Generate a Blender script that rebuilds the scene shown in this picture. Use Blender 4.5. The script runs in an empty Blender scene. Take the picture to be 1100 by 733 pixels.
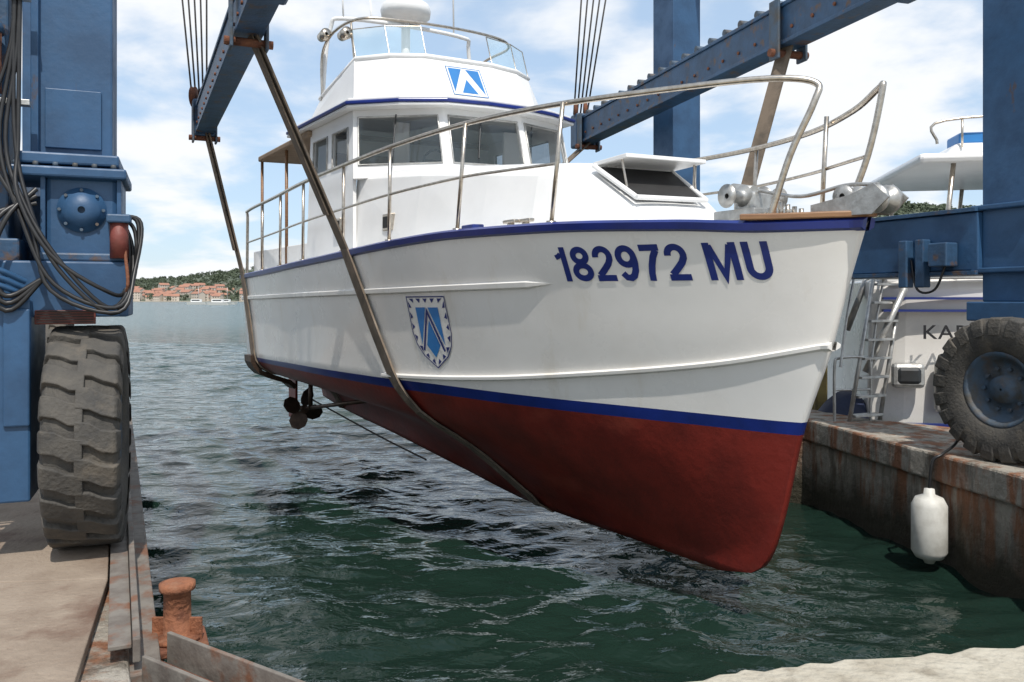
import bpy, bmesh, math, random
import numpy as np
from mathutils import Vector, Matrix
random.seed(4)
S=bpy.context.scene
WATER=-2.5; DOCK=-1.45
# ---------------------------------------------------------------- materials
def nt(name):
    m=bpy.data.materials.new(name); m.use_nodes=True
    n=m.node_tree; return m,n,n.nodes['Principled BSDF']
def pm(name,col,col2=None,scale=4,rough=.5,metal=0,bump=0,bscale=30,lo=.4,hi=.65,stretch=(1,1,1),rough2=None,col3=None,s3=1.2,lo3=.55,hi3=.7,coat=0,st3=None):
    m,n,b=nt(name)
    L=n.links
    tc=n.nodes.new('ShaderNodeTexCoord'); mp=n.nodes.new('ShaderNodeMapping'); mp.inputs['Scale'].default_value=stretch
    L.new(tc.outputs['Object'],mp.inputs[0])
    b.inputs['Roughness'].default_value=rough; b.inputs['Metallic'].default_value=metal
    if coat: b.inputs['Coat Weight'].default_value=coat
    if col2 is None: col2=tuple(c*.85 for c in col)
    def fac(sc,lo,hi,det=8,src=None):
        t=n.nodes.new('ShaderNodeTexNoise'); t.inputs['Scale'].default_value=sc; t.inputs['Detail'].default_value=det; t.inputs['Roughness'].default_value=.62
        L.new((src or mp).outputs[0],t.inputs['Vector'])
        r=n.nodes.new('ShaderNodeMapRange'); r.inputs[1].default_value=lo; r.inputs[2].default_value=hi
        L.new(t.outputs['Fac'],r.inputs[0]); return r.outputs[0]
    def mix(f,a,bb):
        x=n.nodes.new('ShaderNodeMix'); x.data_type='RGBA'
        L.new(f,x.inputs[0])
        if isinstance(a,tuple): x.inputs[6].default_value=(*a,1)
        else: L.new(a,x.inputs[6])
        if isinstance(bb,tuple): x.inputs[7].default_value=(*bb,1)
        else: L.new(bb,x.inputs[7])
        return x.outputs[2]
    f=fac(scale,lo,hi); c=mix(f,col,col2)
    if col3:
        src=None
        if st3:
            src=n.nodes.new('ShaderNodeMapping'); src.inputs['Scale'].default_value=st3; L.new(tc.outputs['Object'],src.inputs[0])
        c=mix(fac(s3,lo3,hi3,10,src),c,col3)
    L.new(c,b.inputs['Base Color'])
    if rough2 is not None:
        r=n.nodes.new('ShaderNodeMapRange'); r.inputs[3].default_value=rough; r.inputs[4].default_value=rough2
        L.new(f,r.inputs[0]); L.new(r.outputs[0],b.inputs['Roughness'])
    if bump:
        t=n.nodes.new('ShaderNodeTexNoise'); t.inputs['Scale'].default_value=bscale; t.inputs['Detail'].default_value=6
        L.new(mp.outputs[0],t.inputs['Vector'])
        bp=n.nodes.new('ShaderNodeBump'); bp.inputs['Strength'].default_value=1; bp.inputs['Distance'].default_value=bump
        L.new(t.outputs['Fac'],bp.inputs['Height']); L.new(bp.outputs[0],b.inputs['Normal'])
    return m
M={}
M['white']=pm('white_gelcoat',(.82,.80,.76),(.76,.735,.69),1.2,.22,coat=.3,bump=.003,bscale=2.5,rough2=.34,col3=(.66,.61,.52),s3=4,lo3=.58,hi3=.85,st3=(1,1,.18))
M['cabin']=pm('cabin_white_paint',(.82,.82,.81),(.77,.77,.76),2,.3,bump=.001,bscale=6)
M['blue']=pm('boat_blue_paint',(.012,.028,.19),(.01,.022,.13),3,.3)
M['red']=pm('antifouling_red',(.185,.020,.013),(.115,.014,.010),2.2,.42,bump=.004,bscale=14,col3=(.24,.045,.028),s3=2.5,lo3=.55,hi3=.85,st3=(.6,.6,1.2))
M['decal']=pm('decal_blue',(.015,.03,.17),(.013,.026,.15),3,.35)
M['decal2']=pm('decal_light_blue',(.03,.2,.5),(.03,.17,.45),3,.4)
M['steel']=pm('stainless_steel',(.60,.54,.46),(.42,.37,.31),20,.3,1)
M['galv']=pm('galvanised_metal',(.5,.5,.48),(.36,.35,.33),12,.42,.7,bump=.003)
M['wood']=pm('varnished_wood',(.28,.15,.07),(.2,.1,.05),6,.45,stretch=(1,1,8))
M['canvas']=pm('canopy_canvas',(.3,.22,.15),(.24,.17,.12),6,.8)
M['dark']=pm('dark_interior',(.012,.011,.011),(.02,.02,.02),5,.7)
M['rubber']=pm('tyre_rubber',(.045,.043,.04),(.10,.09,.075),6,.8,bump=.008,bscale=45,lo=.35,hi=.75,col3=(.15,.125,.095),s3=3.5,lo3=.54,hi3=.75)
M['hblue']=pm('hoist_blue_paint',(.03,.09,.19),(.02,.062,.135),3,.42,bump=.002,bscale=25,col3=(.08,.055,.045),s3=7,lo3=.65,hi3=.72,rough2=.6,st3=(1,1,.35))
M['hblue2']=pm('hoist_blue_worn',(.035,.09,.175),(.025,.058,.11),5,.5,bump=.003,bscale=30,col3=(.11,.07,.05),s3=6,lo3=.56,hi3=.66)
M['redmotor']=pm('rusty_red_paint',(.17,.04,.03),(.09,.03,.02),9,.55,bump=.003)
M['rust']=pm('rusted_iron',(.19,.07,.035),(.09,.035,.02),9,.85,bump=.012,bscale=30,col3=(.30,.13,.06),s3=4)
M['rust2']=pm('orange_rusted_iron',(.27,.105,.05),(.14,.05,.025),12,.85,bump=.012,bscale=40,col3=(.36,.19,.11),s3=6)
M['sling']=pm('lifting_sling',(.19,.145,.105),(.10,.08,.06),6,.9,bump=.004,bscale=120,col3=(.27,.22,.17),s3=3)
M['rope']=pm('wire_rope',(.09,.085,.08),(.05,.045,.04),30,.55,.5)
M['hose']=pm('black_hose',(.012,.012,.013),(.02,.02,.02),12,.4)
M['plate']=pm('worn_steel_plate',(.29,.23,.175),(.20,.15,.11),2.5,.75,bump=.008,bscale=35,col3=(.13,.075,.05),s3=2.2,lo3=.53,hi3=.70)
M['beamst']=pm('weathered_grey_steel',(.20,.18,.155),(.12,.10,.085),6,.7,bump=.004,col3=(.17,.08,.045),s3=5,lo3=.52,hi3=.64)
M['conc']=pm('sandy_concrete',(.46,.42,.34),(.36,.32,.25),5,.9,bump=.02,bscale=22,col3=(.27,.235,.18),s3=9,lo3=.55,hi3=.7)
M['yellow']=pm('yellow_timber',(.38,.29,.1),(.25,.19,.08),5,.7)
M['fender']=pm('fender_vinyl',(.66,.65,.6),(.42,.40,.35),5,.5,lo=.45,hi=.75)
M['plast']=pm('dark_plastic',(.03,.035,.04),(.02,.02,.02),6,.4)
M['bronze']=pm('weathered_bronze',(.10,.065,.045),(.06,.04,.03),12,.5,.6,bump=.004)
M['black']=pm('black_lettering',(.01,.01,.012),(.012,.012,.015),6,.4)
M['navy']=pm('navy_tarp',(.02,.03,.07),(.015,.02,.045),4,.6,bump=.01,bscale=10)
M['hub']=pm('wheel_hub_paint',(.06,.10,.15),(.07,.065,.055),6,.6,bump=.004,col3=(.11,.08,.06),s3=5)
def glass(name,col,alpha):
    m,n,b=nt(name)
    t=n.nodes.new('ShaderNodeTexNoise'); t.inputs['Scale'].default_value=2
    r=n.nodes.new('ShaderNodeMix'); r.data_type='RGBA'; r.inputs[6].default_value=(*col,1); r.inputs[7].default_value=(*[c*1.6 for c in col],1)
    n.links.new(t.outputs['Fac'],r.inputs[0]); n.links.new(r.outputs[2],b.inputs['Base Color'])
    b.inputs['Roughness'].default_value=.03; b.inputs['Alpha'].default_value=alpha; b.inputs['Specular IOR Level'].default_value=.9
    return m
M['glass']=glass('cabin_window_glass',(.06,.075,.08),.48)
M['acryl']=glass('clear_acrylic',(.35,.5,.55),.28)
def quaymat():
    m,n,b=nt('stained_quay_concrete'); L=n.links
    g=n.nodes.new('ShaderNodeNewGeometry'); sp=n.nodes.new('ShaderNodeSeparateXYZ'); L.new(g.outputs['Position'],sp.inputs[0])
    def noise(sc,st,d=9):
        mp=n.nodes.new('ShaderNodeMapping'); mp.inputs['Scale'].default_value=st; L.new(g.outputs['Position'],mp.inputs[0])
        t=n.nodes.new('ShaderNodeTexNoise'); t.inputs['Scale'].default_value=sc; t.inputs['Detail'].default_value=d; t.inputs['Roughness'].default_value=.65
        L.new(mp.outputs[0],t.inputs['Vector']); return t.outputs['Fac']
    def mr(v,a,bb,c=0,d=1):
        r=n.nodes.new('ShaderNodeMapRange'); r.inputs[1].default_value=a; r.inputs[2].default_value=bb; r.inputs[3].default_value=c; r.inputs[4].default_value=d
        L.new(v,r.inputs[0]); return r.outputs[0]
    def mix(f,a,bb):
        x=n.nodes.new('ShaderNodeMix'); x.data_type='RGBA'; L.new(f,x.inputs[0])
        for i,v in((6,a),(7,bb)):
            if isinstance(v,tuple): x.inputs[i].default_value=(*v,1)
            else: L.new(v,x.inputs[i])
        return x.outputs[2]
    c=mix(mr(noise(5,(1,1,1)),.35,.7),(.42,.38,.32),(.25,.225,.185))
    c=mix(mr(noise(3.6,(1,1,.2)),.48,.58,0,.9),c,(.25,.095,.038))
    c=mix(mr(noise(6,(1,1,.15)),.52,.66,0,.85),c,(.09,.075,.055))
    add=n.nodes.new('ShaderNodeMath'); add.operation='MULTIPLY_ADD'; L.new(noise(3,(1,1,.6)),add.inputs[0]); add.inputs[1].default_value=.8; L.new(sp.outputs['Z'],add.inputs[2])
    c=mix(mr(add.outputs[0],-1.38,-1.92),c,(.038,.032,.018))
    L.new(c,b.inputs['Base Color']); b.inputs['Roughness'].default_value=.85
    bp=n.nodes.new('ShaderNodeBump'); bp.inputs['Distance'].default_value=.07; L.new(noise(7,(1,1,1)),bp.inputs['Height']); L.new(bp.outputs[0],b.inputs['Normal'])
    return m
M['quay']=quaymat()
def watermat():
    m,n,b=nt('sea_water'); L=n.links
    g=n.nodes.new('ShaderNodeNewGeometry'); sp=n.nodes.new('ShaderNodeSeparateXYZ'); L.new(g.outputs['Position'],sp.inputs[0])
    def noise(sc,st,d,dist=0):
        mp=n.nodes.new('ShaderNodeMapping'); mp.inputs['Scale'].default_value=st; mp.inputs['Rotation'].default_value=(0,0,.25); L.new(g.outputs['Position'],mp.inputs[0])
        t=n.nodes.new('ShaderNodeTexNoise'); t.inputs['Scale'].default_value=sc; t.inputs['Detail'].default_value=d; t.inputs['Distortion'].default_value=dist
        L.new(mp.outputs[0],t.inputs['Vector']); return t.outputs['Fac']
    def mr(v,a,bb,c,d):
        r=n.nodes.new('ShaderNodeMapRange'); r.inputs[1].default_value=a; r.inputs[2].default_value=bb; r.inputs[3].default_value=c; r.inputs[4].default_value=d
        L.new(v,r.inputs[0]); return r.outputs[0]
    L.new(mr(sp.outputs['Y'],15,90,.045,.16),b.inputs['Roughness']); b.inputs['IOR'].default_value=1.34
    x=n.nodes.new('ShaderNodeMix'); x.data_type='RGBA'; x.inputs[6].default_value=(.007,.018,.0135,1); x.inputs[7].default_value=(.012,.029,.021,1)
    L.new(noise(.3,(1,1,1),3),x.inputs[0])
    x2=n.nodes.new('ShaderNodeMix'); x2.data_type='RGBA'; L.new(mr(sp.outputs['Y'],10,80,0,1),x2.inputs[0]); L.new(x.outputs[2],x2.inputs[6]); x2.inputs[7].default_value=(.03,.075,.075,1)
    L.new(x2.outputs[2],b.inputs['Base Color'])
    ml=n.nodes.new('ShaderNodeMath'); ml.operation='MULTIPLY'; L.new(noise(1.3,(.7,1.3,1),3,.5),ml.inputs[0]); L.new(mr(sp.outputs['Y'],12,60,.05,.55),ml.inputs[1])
    b1=n.nodes.new('ShaderNodeBump'); b1.inputs['Distance'].default_value=1.0; L.new(ml.outputs[0],b1.inputs['Height'])
    b2=n.nodes.new('ShaderNodeBump'); b2.inputs['Distance'].default_value=.03; L.new(noise(6,(.75,1.2,1),3,.5),b2.inputs['Height']); L.new(b1.outputs[0],b2.inputs['Normal'])
    L.new(b2.outputs[0],b.inputs['Normal']); return m
M['water']=watermat()
M['hill']=pm('hill_vegetation',(.10,.12,.08),(.075,.095,.065),.03,.9,col3=(.16,.15,.12),s3=.02,lo3=.55,hi3=.65)
M['trees']=pm('tree_foliage',(.065,.085,.05),(.09,.11,.07),.2,.9)
M['wall']=pm('house_wall',(.52,.47,.41),(.44,.39,.33),.1,.9)  # muted: distant haze is mixed into the wall colour
M['roof']=pm('terracotta_roof',(.36,.18,.12),(.29,.15,.11),.2,.9)  # terracotta desaturated, haze put into the colour
# ---------------------------------------------------------------- helpers
def empty(name,loc):
    e=bpy.data.objects.new(name,None); e.location=loc; S.collection.objects.link(e); return e
def par(o,e):
    if e is not None:
        o.parent=e; o.matrix_parent_inverse=Matrix.Translation(e.location).inverted()
    return o
def mesh(name,vs,fs,mats,parent=None,mi=None,smooth=False,recalc=True,bevel=0):
    me=bpy.data.meshes.new(name); me.from_pydata([tuple(v) for v in vs],[],fs)
    if not isinstance(mats,(list,tuple)): mats=[mats]
    for m in mats: me.materials.append(m)
    if mi: 
        for p,i in zip(me.polygons,mi): p.material_index=i
    if recalc:
        bm=bmesh.new(); bm.from_mesh(me); bmesh.ops.recalc_face_normals(bm,faces=bm.faces); bm.to_mesh(me); bm.free()
    if smooth:
        for p in me.polygons: p.use_smooth=True
    o=bpy.data.objects.new(name,me); S.collection.objects.link(o); par(o,parent)
    if bevel:
        b=o.modifiers.new('b','BEVEL'); b.width=bevel; b.segments=2; b.limit_method='ANGLE'
    return o
BF=[(0,1,2,3),(7,6,5,4),(0,4,5,1),(1,5,6,2),(2,6,7,3),(3,7,4,0)]
def box(name,c,size,mat,parent=None,dirv=(0,1),bevel=.01):
    d=Vector((dirv[0],dirv[1],0)).normalized(); r=Vector((d.y,-d.x,0)); u=Vector((0,0,1)); c=Vector(c)
    x,y,z=[s/2 for s in size]
    vs=[c+r*a*x+d*b*y+u*k*z for k in(-1,1) for a,b in((-1,-1),(1,-1),(1,1),(-1,1))]
    return mesh(name,vs,BF,mat,parent,bevel=bevel)
def cyl(name,p0,p1,r,mat,parent=None,r1=None,seg=20,smooth=True):
    p0=Vector(p0);p1=Vector(p1); d=(p1-p0).normalized(); a=d.orthogonal().normalized(); b=d.cross(a); r1=r if r1 is None else r1
    vs=[];
    for p,rr in((p0,r),(p1,r1)):
        for i in range(seg):
            t=2*math.pi*i/seg; vs.append(p+(a*math.cos(t)+b*math.sin(t))*rr)
    fs=[(i,(i+1)%seg,seg+(i+1)%seg,seg+i) for i in range(seg)]+[tuple(range(seg)),tuple(range(seg,2*seg))]
    o=mesh(name,vs,fs,mat,parent)
    if smooth:
        for p in list(o.data.polygons)[:seg]: p.use_smooth=True
    return o
def tube(name,pts,r,mat,parent=None,smooth=True,cyc=False):
    cu=bpy.data.curves.new(name,'CURVE'); cu.dimensions='3D'; cu.bevel_depth=r; cu.bevel_resolution=3; cu.use_fill_caps=True
    if smooth and len(pts)>2:
        P_=[Vector(p) for p in pts]; out=[]
        Q=[P_[0]*2-P_[1]]+P_+[P_[-1]*2-P_[-2]]
        for i in range(1,len(Q)-2):
            for k in range(6):
                t=k/6; a,b,c,d=Q[i-1:i+3]
                out.append(.5*((2*b)+(c-a)*t+(2*a-5*b+4*c-d)*t*t+(3*b-a-3*c+d)*t**3))
        out.append(P_[-1]); pts=out
    sp=cu.splines.new('POLY'); sp.points.add(len(pts)-1)
    for q,p in zip(sp.points,pts): q.co=(*p,1)
    sp.use_cyclic_u=cyc
    cu.materials.append(mat); o=bpy.data.objects.new(name,cu); S.collection.objects.link(o); return par(o,parent)
def revolve(name,c,axis,prof,mat,parent=None,seg=32,smooth=True):
    c=Vector(c); d=Vector(axis).normalized(); a=d.orthogonal().normalized(); b=d.cross(a); vs=[];fs=[]
    for h,r in prof:
        for i in range(seg):
            t=2*math.pi*i/seg; vs.append(c+d*h+(a*math.cos(t)+b*math.sin(t))*r)
    for j in range(len(prof)-1):
        for i in range(seg): fs.append((j*seg+i,j*seg+(i+1)%seg,(j+1)*seg+(i+1)%seg,(j+1)*seg+i))
    return mesh(name,vs,fs,mat,parent,smooth=smooth)
def ribbon(name,pts,wv,th,mat,parent):
    pts=[Vector(p) for p in pts]; vs=[];fs=[]
    for i,p in enumerate(pts):
        t=(pts[min(i+1,len(pts)-1)]-pts[max(i-1,0)]).normalized()
        w=Vector(wv); wd=(w-t*w.dot(t)).normalized()*w.length; nrm=t.cross(wd).normalized()*th
        vs+= [p-wd-nrm,p+wd-nrm,p+wd+nrm,p-wd+nrm]
    for i in range(len(pts)-1):
        for k in range(4): fs.append((i*4+k,i*4+(k+1)%4,i*4+4+(k+1)%4,i*4+4+k))
    fs+=[(0,1,2,3),tuple(len(vs)-4+k for k in range(4))]
    return mesh(name,vs,fs,mat,parent)
def sm(xs,ys):
    xs=np.array(xs,float); ys=np.array(ys,float); d=np.diff(ys)/np.diff(xs)
    m=np.zeros(len(xs)); m[0]=d[0]; m[-1]=d[-1]
    for i in range(1,len(xs)-1): m[i]=0 if d[i-1]*d[i]<=0 else 2*d[i-1]*d[i]/(d[i-1]+d[i])
    def f(x):
        x=min(max(x,xs[0]),xs[-1]); i=min(max(int(np.searchsorted(xs,x))-1,0),len(xs)-2)
        h=xs[i+1]-xs[i]; t=(x-xs[i])/h
        return float((2*t**3-3*t*t+1)*ys[i]+(t**3-2*t*t+t)*h*m[i]+(-2*t**3+3*t*t)*ys[i+1]+(t**3-t*t)*h*m[i+1])
    return f
# ---------------------------------------------------------------- BOAT
boat=empty('cabin_cruiser_boat',(-.3,9.8,-2.1))
def P(s,w,z): return Vector((2.36-.545*s-.839*w, 5.6+.839*s-.545*w, z-.03*w))
LB=10.0
st=sm([-2.147,-2.11,-1.98,-1.7,-.936,-.34,0,.52],[1.25,1.0,.82,.70,.5,.27,.17,0])
zs=sm([0,.5,1,2,3,4,5,6.5,8,10],[.515,.525,.565,.61,.62,.59,.545,.49,.445,.41])
zk=sm([0,3.5,5.4,7.2,9,10],[-2.147,-2.14,-2.0,-1.85,-1.72,-1.6])
zw=sm([0,.5,2,4,6.5,10],[-.88,-.88,-.82,-.77,-.78,-.85])
Wsh=sm([0,.12,.25,.5,1,2,3,4,5,6.5,8,10],[.03,.15,.25,.43,.76,1.22,1.47,1.61,1.66,1.66,1.56,1.4])
Wwl=sm([0,.5,1.5,2.5,3.5,4.5,6,7.5,9.5,10],[.03,.24,.74,1.1,1.32,1.44,1.5,1.45,1.32,1.3])
gB=sm([0,.2,.4,.6,.8,.93,1],[1,.90,.73,.51,.28,.12,.06])
gA=sm([0,.12,.28,.42,.6,.8,1],[1,.96,.84,.5,.2,.08,.05])
def HW(s,z):
    a=zw(s)
    if z>=a:
        f=(z-a)/(zs(s)-a); z0=-.88+f*(.515+.88); sp=max(0,s-st(min(z0,.515)))
        A=Wwl(sp);B=Wsh(sp); return A+(B-A)*max(f,0)**1.25
    f=min(1,(a-z)/(a-zk(s))); z0=-.88-f*(2.147-.88); sp=max(0,s-st(z0)); t=min(1,max(0,(s-3)/4))
    return max(.03,Wwl(sp)*(gB(f)*(1-t)+gA(f)*t))
def hullpt(u,kind,f):
    if kind: z0=-.88+f*1.395
    else: z0=-.88-f*1.267
    s0=st(z0); s=s0+(LB-s0)*u
    z=zw(s)+f*(zs(s)-zw(s)) if kind else zw(s)+f*(zk(s)-zw(s))
    sp=s-s0
    if kind: A=Wwl(sp);B=Wsh(sp); w=A+(B-A)*f**1.25
    else:
        t=min(1,max(0,(s-3)/4)); w=max(.03,Wwl(sp)*(gB(f)*(1-t)+gA(f)*t))
    return s,w,z
us=[(i/70)**1.7 for i in range(71)]
rows=[(1,1-i/16) for i in range(17)]+[(0,.075)]+[(0,.075+.925*(i/18)) for i in range(1,19)]
def rmat(j): return 0 if j<16 else (1 if j==16 else 2)
vs=[];fs=[];mi=[];n=len(rows)
for u in us:
    pts=[hullpt(u,*r) for r in rows]
    vs+=[P(s,w,z) for s,w,z in pts]+[P(s,-w,z) for s,w,z in pts]
for i in range(len(us)-1):
    a=i*2*n;b=(i+1)*2*n
    for j in range(n-1):
        fs.append((a+j,a+j+1,b+j+1,b+j)); mi.append(rmat(j))
        fs.append((a+n+j,b+n+j,b+n+j+1,a+n+j+1)); mi.append(rmat(j))
    fs.append((a+n-1,a+2*n-1,b+2*n-1,b+n-1)); mi.append(2)
for base in(0,(len(us)-1)*2*n):
    for j in range(n-1): fs.append((base+j,base+n+j,base+n+j+1,base+j+1)); mi.append(rmat(j))
mesh('hull',vs,fs,[M['white'],M['blue'],M['red']],boat,mi,smooth=True)
vs=[];fs=[]
for u in us:
    s,w,z=hullpt(u,1,1.0); vs+=[P(s,w-.01,z-.03),P(s,0,z+.03),P(s,-w+.01,z-.03)]
for i in range(len(us)-1):
    a=i*3; fs+=[(a,a+1,a+4,a+3),(a+1,a+2,a+5,a+4)]
mesh('deck',vs,fs,M['cabin'],boat,smooth=True)
def band(name,zt,zb,s0,s1,off,mat,steps=70,sides=(1,-1),taper=0):
    for sd in sides:
        vs=[];fs=[]
        for i in range(steps+1):
            s=s0+(s1-s0)*(i/steps)**1.5; a=zt(s);b=zb(s); h=min(.02,(a-b)*.3)
            k=1
            if taper: k=min(1,(s-s0)/taper+.02)
            m=(a+b)/2; a=m+(a-m)*k; b=m+(b-m)*k
            for z,o in((a,-.01),(a-h*k,off*k),(b+h*k,off*k),(b,-.01)):
                s_=max(s,st(min(z,.515))); vs.append(P(s_-(off if s_<.02+st(min(z,.515)) else 0),sd*(HW(s_,z)+o),z))
        for i in range(steps):
            for j in range(3): fs.append((i*4+j,i*4+j+1,i*4+5+j,i*4+4+j))
        fs+=[(0,1,2,3),tuple(steps*4+j for j in range(4))]
        mesh(name,vs,fs,mat,boat)
band('sheer_rubbing_strake',lambda s:zs(s)+.035,lambda s:zs(s)-.055,0,10,.035,M['blue'])
band('upper_moulding',lambda s:.225-.012*s,lambda s:.145-.012*s,2.05,10,.03,M['white'],taper=.25)
zl=sm([.2,1,2,3,4,5],[-.31,-.47,-.585,-.67,-.72,-.75])
band('spray_rail',lambda s:zl(s)+.03,lambda s:zl(s)-.03,.27,4.6,.035,M['white'],sides=(1,-1))
def bb(name,s0,s1,w0,w1,z0,z1,mat,bevel=.01,dz=0,ins=0):
    vs=[P(s,w,z) for z,i_ in((z0,0),(z1,ins)) for s,w in((s0+i_,w0+i_),(s1-i_,w0+i_),(s1-i_,w1-i_),(s0+i_,w1-i_))]
    return mesh(name,vs,BF,mat,boat,bevel=bevel)
vs=[];ss=[-.06,.0,.1,.25,.45,.6]
for s in ss:
    w=Wsh(max(s,0))+.05 if s>=0 else .05
    z=zs(max(s,0))+.035
    vs+=[P(s,w,z),P(s,-w,z),P(s,-w,z+.045),P(s,w,z+.045)]
fs=[(i*4+k,i*4+(k+1)%4,i*4+4+(k+1)%4,i*4+4+k) for i in range(5) for k in range(4)]+[(0,1,2,3),(20,21,22,23)]
mesh('bow_cap_rail',vs,fs,M['wood'],boat,bevel=.01)
sec=[(1.62,.50,.44,.62),(1.7,.56,.5,.72),(2.25,.80,.68,1.08),(2.6,.95,.82,1.20),(3.2,1.1,.96,1.27),(4.2,1.28,1.14,1.38),(5.6,1.38,1.26,1.5)]
vs=[];fs=[]
for s,wb,wt,zt in sec:
    d=zs(s)-.06
    half=[(wb,d),(wb-(wb-wt)*.75,zt-.09),(wt-.02,zt-.03),(wt-.09,zt),(wt*.5,zt+.045*min(1,(zt-.6)*2)),(0,zt+.06*min(1,(zt-.6)*2))]
    ring=half+[(-w,z) for w,z in half[-2::-1]]
    vs+=[P(s,w,z) for w,z in ring]
k=11
for i in range(len(sec)-1):
    for j in range(k-1): fs.append((i*k+j,i*k+j+1,(i+1)*k+j+1,(i+1)*k+j))
fs+=[tuple(range(k)),tuple((len(sec)-1)*k+j for j in range(k))]
o=mesh('trunk_cabin',vs,fs,M['cabin'],boat,bevel=.015)
hz=lambda s:.76+(s-1.7)*.655
def slab(name,c4,th,mat,bevel=.006):
    c4=[Vector(c) for c in c4]; nn=(c4[1]-c4[0]).cross(c4[3]-c4[0]).normalized()
    vs=c4+[c+nn*th for c in c4]; return mesh(name,vs,BF,mat,boat,bevel=bevel)
slab('hatch_shade_slab',[P(1.8,.42,hz(1.8)+.03),P(1.8,-.3,hz(1.8)+.03),P(2.2,-.34,hz(2.2)+.05),P(2.2,.48,hz(2.2)+.05)],.02,M['dark'])  # no hole cut: near-black slab stands in for the shaded hatch recess
for a,b in (((1.76,.46),(1.76,-.34)),((1.76,-.34),(2.24,-.38)),((2.24,-.38),(2.24,.52)),((2.24,.52),(1.76,.46))):
    tube('hatch_coaming',[P(a[0],a[1],hz(a[0])+.05),P(b[0],b[1],hz(b[0])+.05)],.022,M['cabin'],boat)
slab('hatch_lid',[P(2.28,.5,1.2),P(2.28,-.42,1.2),P(1.84,-.42,1.22),P(1.84,.5,1.22)],.035,M['cabin'])
slab('hatch_lid_hinge',[P(2.34,.4,1.19),P(2.34,.3,1.19),P(2.2,.3,1.20),P(2.2,.4,1.20)],.06,M['galv'])
tube('hatch_strut',[P(1.9,-.35,.95),P(1.95,-.38,1.22)],.01,M['steel'],boat); tube('hatch_strut',[P(1.9,.44,.95),P(1.95,.46,1.22)],.01,M['steel'],boat)
def panel(name,q,wins,th,mat,gl=None,inset=.02):
    bl,br,tr,tl=[Vector(v) for v in q]
    nn=(br-bl).cross(tl-bl).normalized()
    def pt(u,v,o=0): 
        return (bl*(1-u)+br*u)*(1-v)+(tl*(1-u)+tr*u)*v+nn*o
    us_=sorted({0,1,*[w[0] for w in wins],*[w[1] for w in wins]}); vs_=sorted({0,1,*[w[2] for w in wins],*[w[3] for w in wins]})
    V=[];F=[]
    for i in range(len(us_)-1):
        for j in range(len(vs_)-1):
            cu=(us_[i]+us_[i+1])/2; cv=(vs_[j]+vs_[j+1])/2
            if any(w[0]<cu<w[1] and w[2]<cv<w[3] for w in wins): continue
            b=len(V); 
            for o in(0,-th): V+=[pt(us_[i],vs_[j],o),pt(us_[i+1],vs_[j],o),pt(us_[i+1],vs_[j+1],o),pt(us_[i],vs_[j+1],o)]
            F+=[tuple(b+t for t in f) for f in BF]
    me=mesh(name,V,F,mat,boat)
    for w in wins:
        c=[pt(w[0],w[2],-inset),pt(w[1],w[2],-inset),pt(w[1],w[3],-inset),pt(w[0],w[3],-inset)]
        mesh('window_pane',c,[(0,1,2,3)],gl or M['glass'],boat,recalc=False)
        c=[pt(w[0],w[2],.006),pt(w[1],w[2],.006),pt(w[1],w[3],.006),pt(w[0],w[3],.006)]
        tube('window_frame',c,.012,M['galv'],boat,smooth=False,cyc=True)
zb,zt=1.40,2.20
base=[(5.45,1.40),(4.80,.52),(4.80,-.58),(5.15,-1.46)]
top=[(5.60,1.34),(5.02,.5),(5.02,-.56),(5.32,-1.40)]
for i in range(3):
    a,b=base[i],base[i+1];c,d=top[i+1],top[i]
    panel('windscreen_panel',[P(*a,zb),P(*b,zb),P(*c,zt),P(*d,zt)],[(.06,.94,.19,.89)],.04,M['cabin'])
for sd in(1,-1):
    q=[P(7.0,1.40*sd,.45),P(5.45 if sd>0 else 5.15,1.40*sd,.45),P(5.60 if sd>0 else 5.32,1.34*sd,zt),P(7.0,1.34*sd,zt)]
    wins=[(.10,.44,.66,.90),(.56,.90,.66,.90)]
    if sd<0: q=[q[1],q[0],q[3],q[2]]
    panel('wheelhouse_side',q,wins,.04,M['cabin'])
panel('wheelhouse_back',[P(7,-1.38,.45),P(7,1.38,.45),P(7,1.32,zt),P(7,-1.32,zt)],[(.1,.4,.1,.85),(.5,.9,.5,.85)],.04,M['cabin'])
bb('dashboard',5.3,5.6,-1.1,1.1,1.35,1.56,M['cabin'])
bb('helm_seat',6.1,6.5,.3,.8,1.0,1.75,M['canvas'])
bb('companion_seat',6.1,6.5,-.8,-.3,1.0,1.7,M['canvas'])
bb('curtain',5.75,5.8,-1.2,-.8,1.5,2.15,M['cabin']); bb('curtain',5.75,5.8,.55,.75,1.5,2.15,M['cabin'])
tube('steering_wheel',[P(5.65,.25+.17*math.cos(t/12*2*math.pi),1.66+.17*math.sin(t/12*2*math.pi)) for t in range(12)],.015,M['plast'],boat,smooth=False,cyc=True)
for w in(.95,0,-.9):
    tube('wiper',[P(5.0+.25*abs(w)*1.2,w,2.13),P(4.84+.3*abs(w)*1.0,w+.12,1.62)],.009,M['plast'],boat)
def prism(name,plan,z0,z1,mat,bevel=.01):
    n_=len(plan); vs=[P(s,w,z0) for s,w in plan]+[P(s,w,z1) for s,w in plan]
    fs=[tuple(range(n_)),tuple(range(n_,2*n_))]+[(i,(i+1)%n_,n_+(i+1)%n_,n_+i) for i in range(n_)]
    return mesh(name,vs,fs,mat,boat,bevel=bevel)
rp=[(5.5,1.46),(5.1,1.0),(4.86,.52),(4.82,0),(4.86,-.56),(5.0,-1.05),(5.22,-1.53),(7.6,-1.5),(7.6,1.46)]
prism('roof_white',rp,2.20,2.235,M['cabin'])
prism('roof_blue_trim',[(s-.015,w*1.012) for s,w in rp],2.237,2.275,M['blue'])
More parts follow.
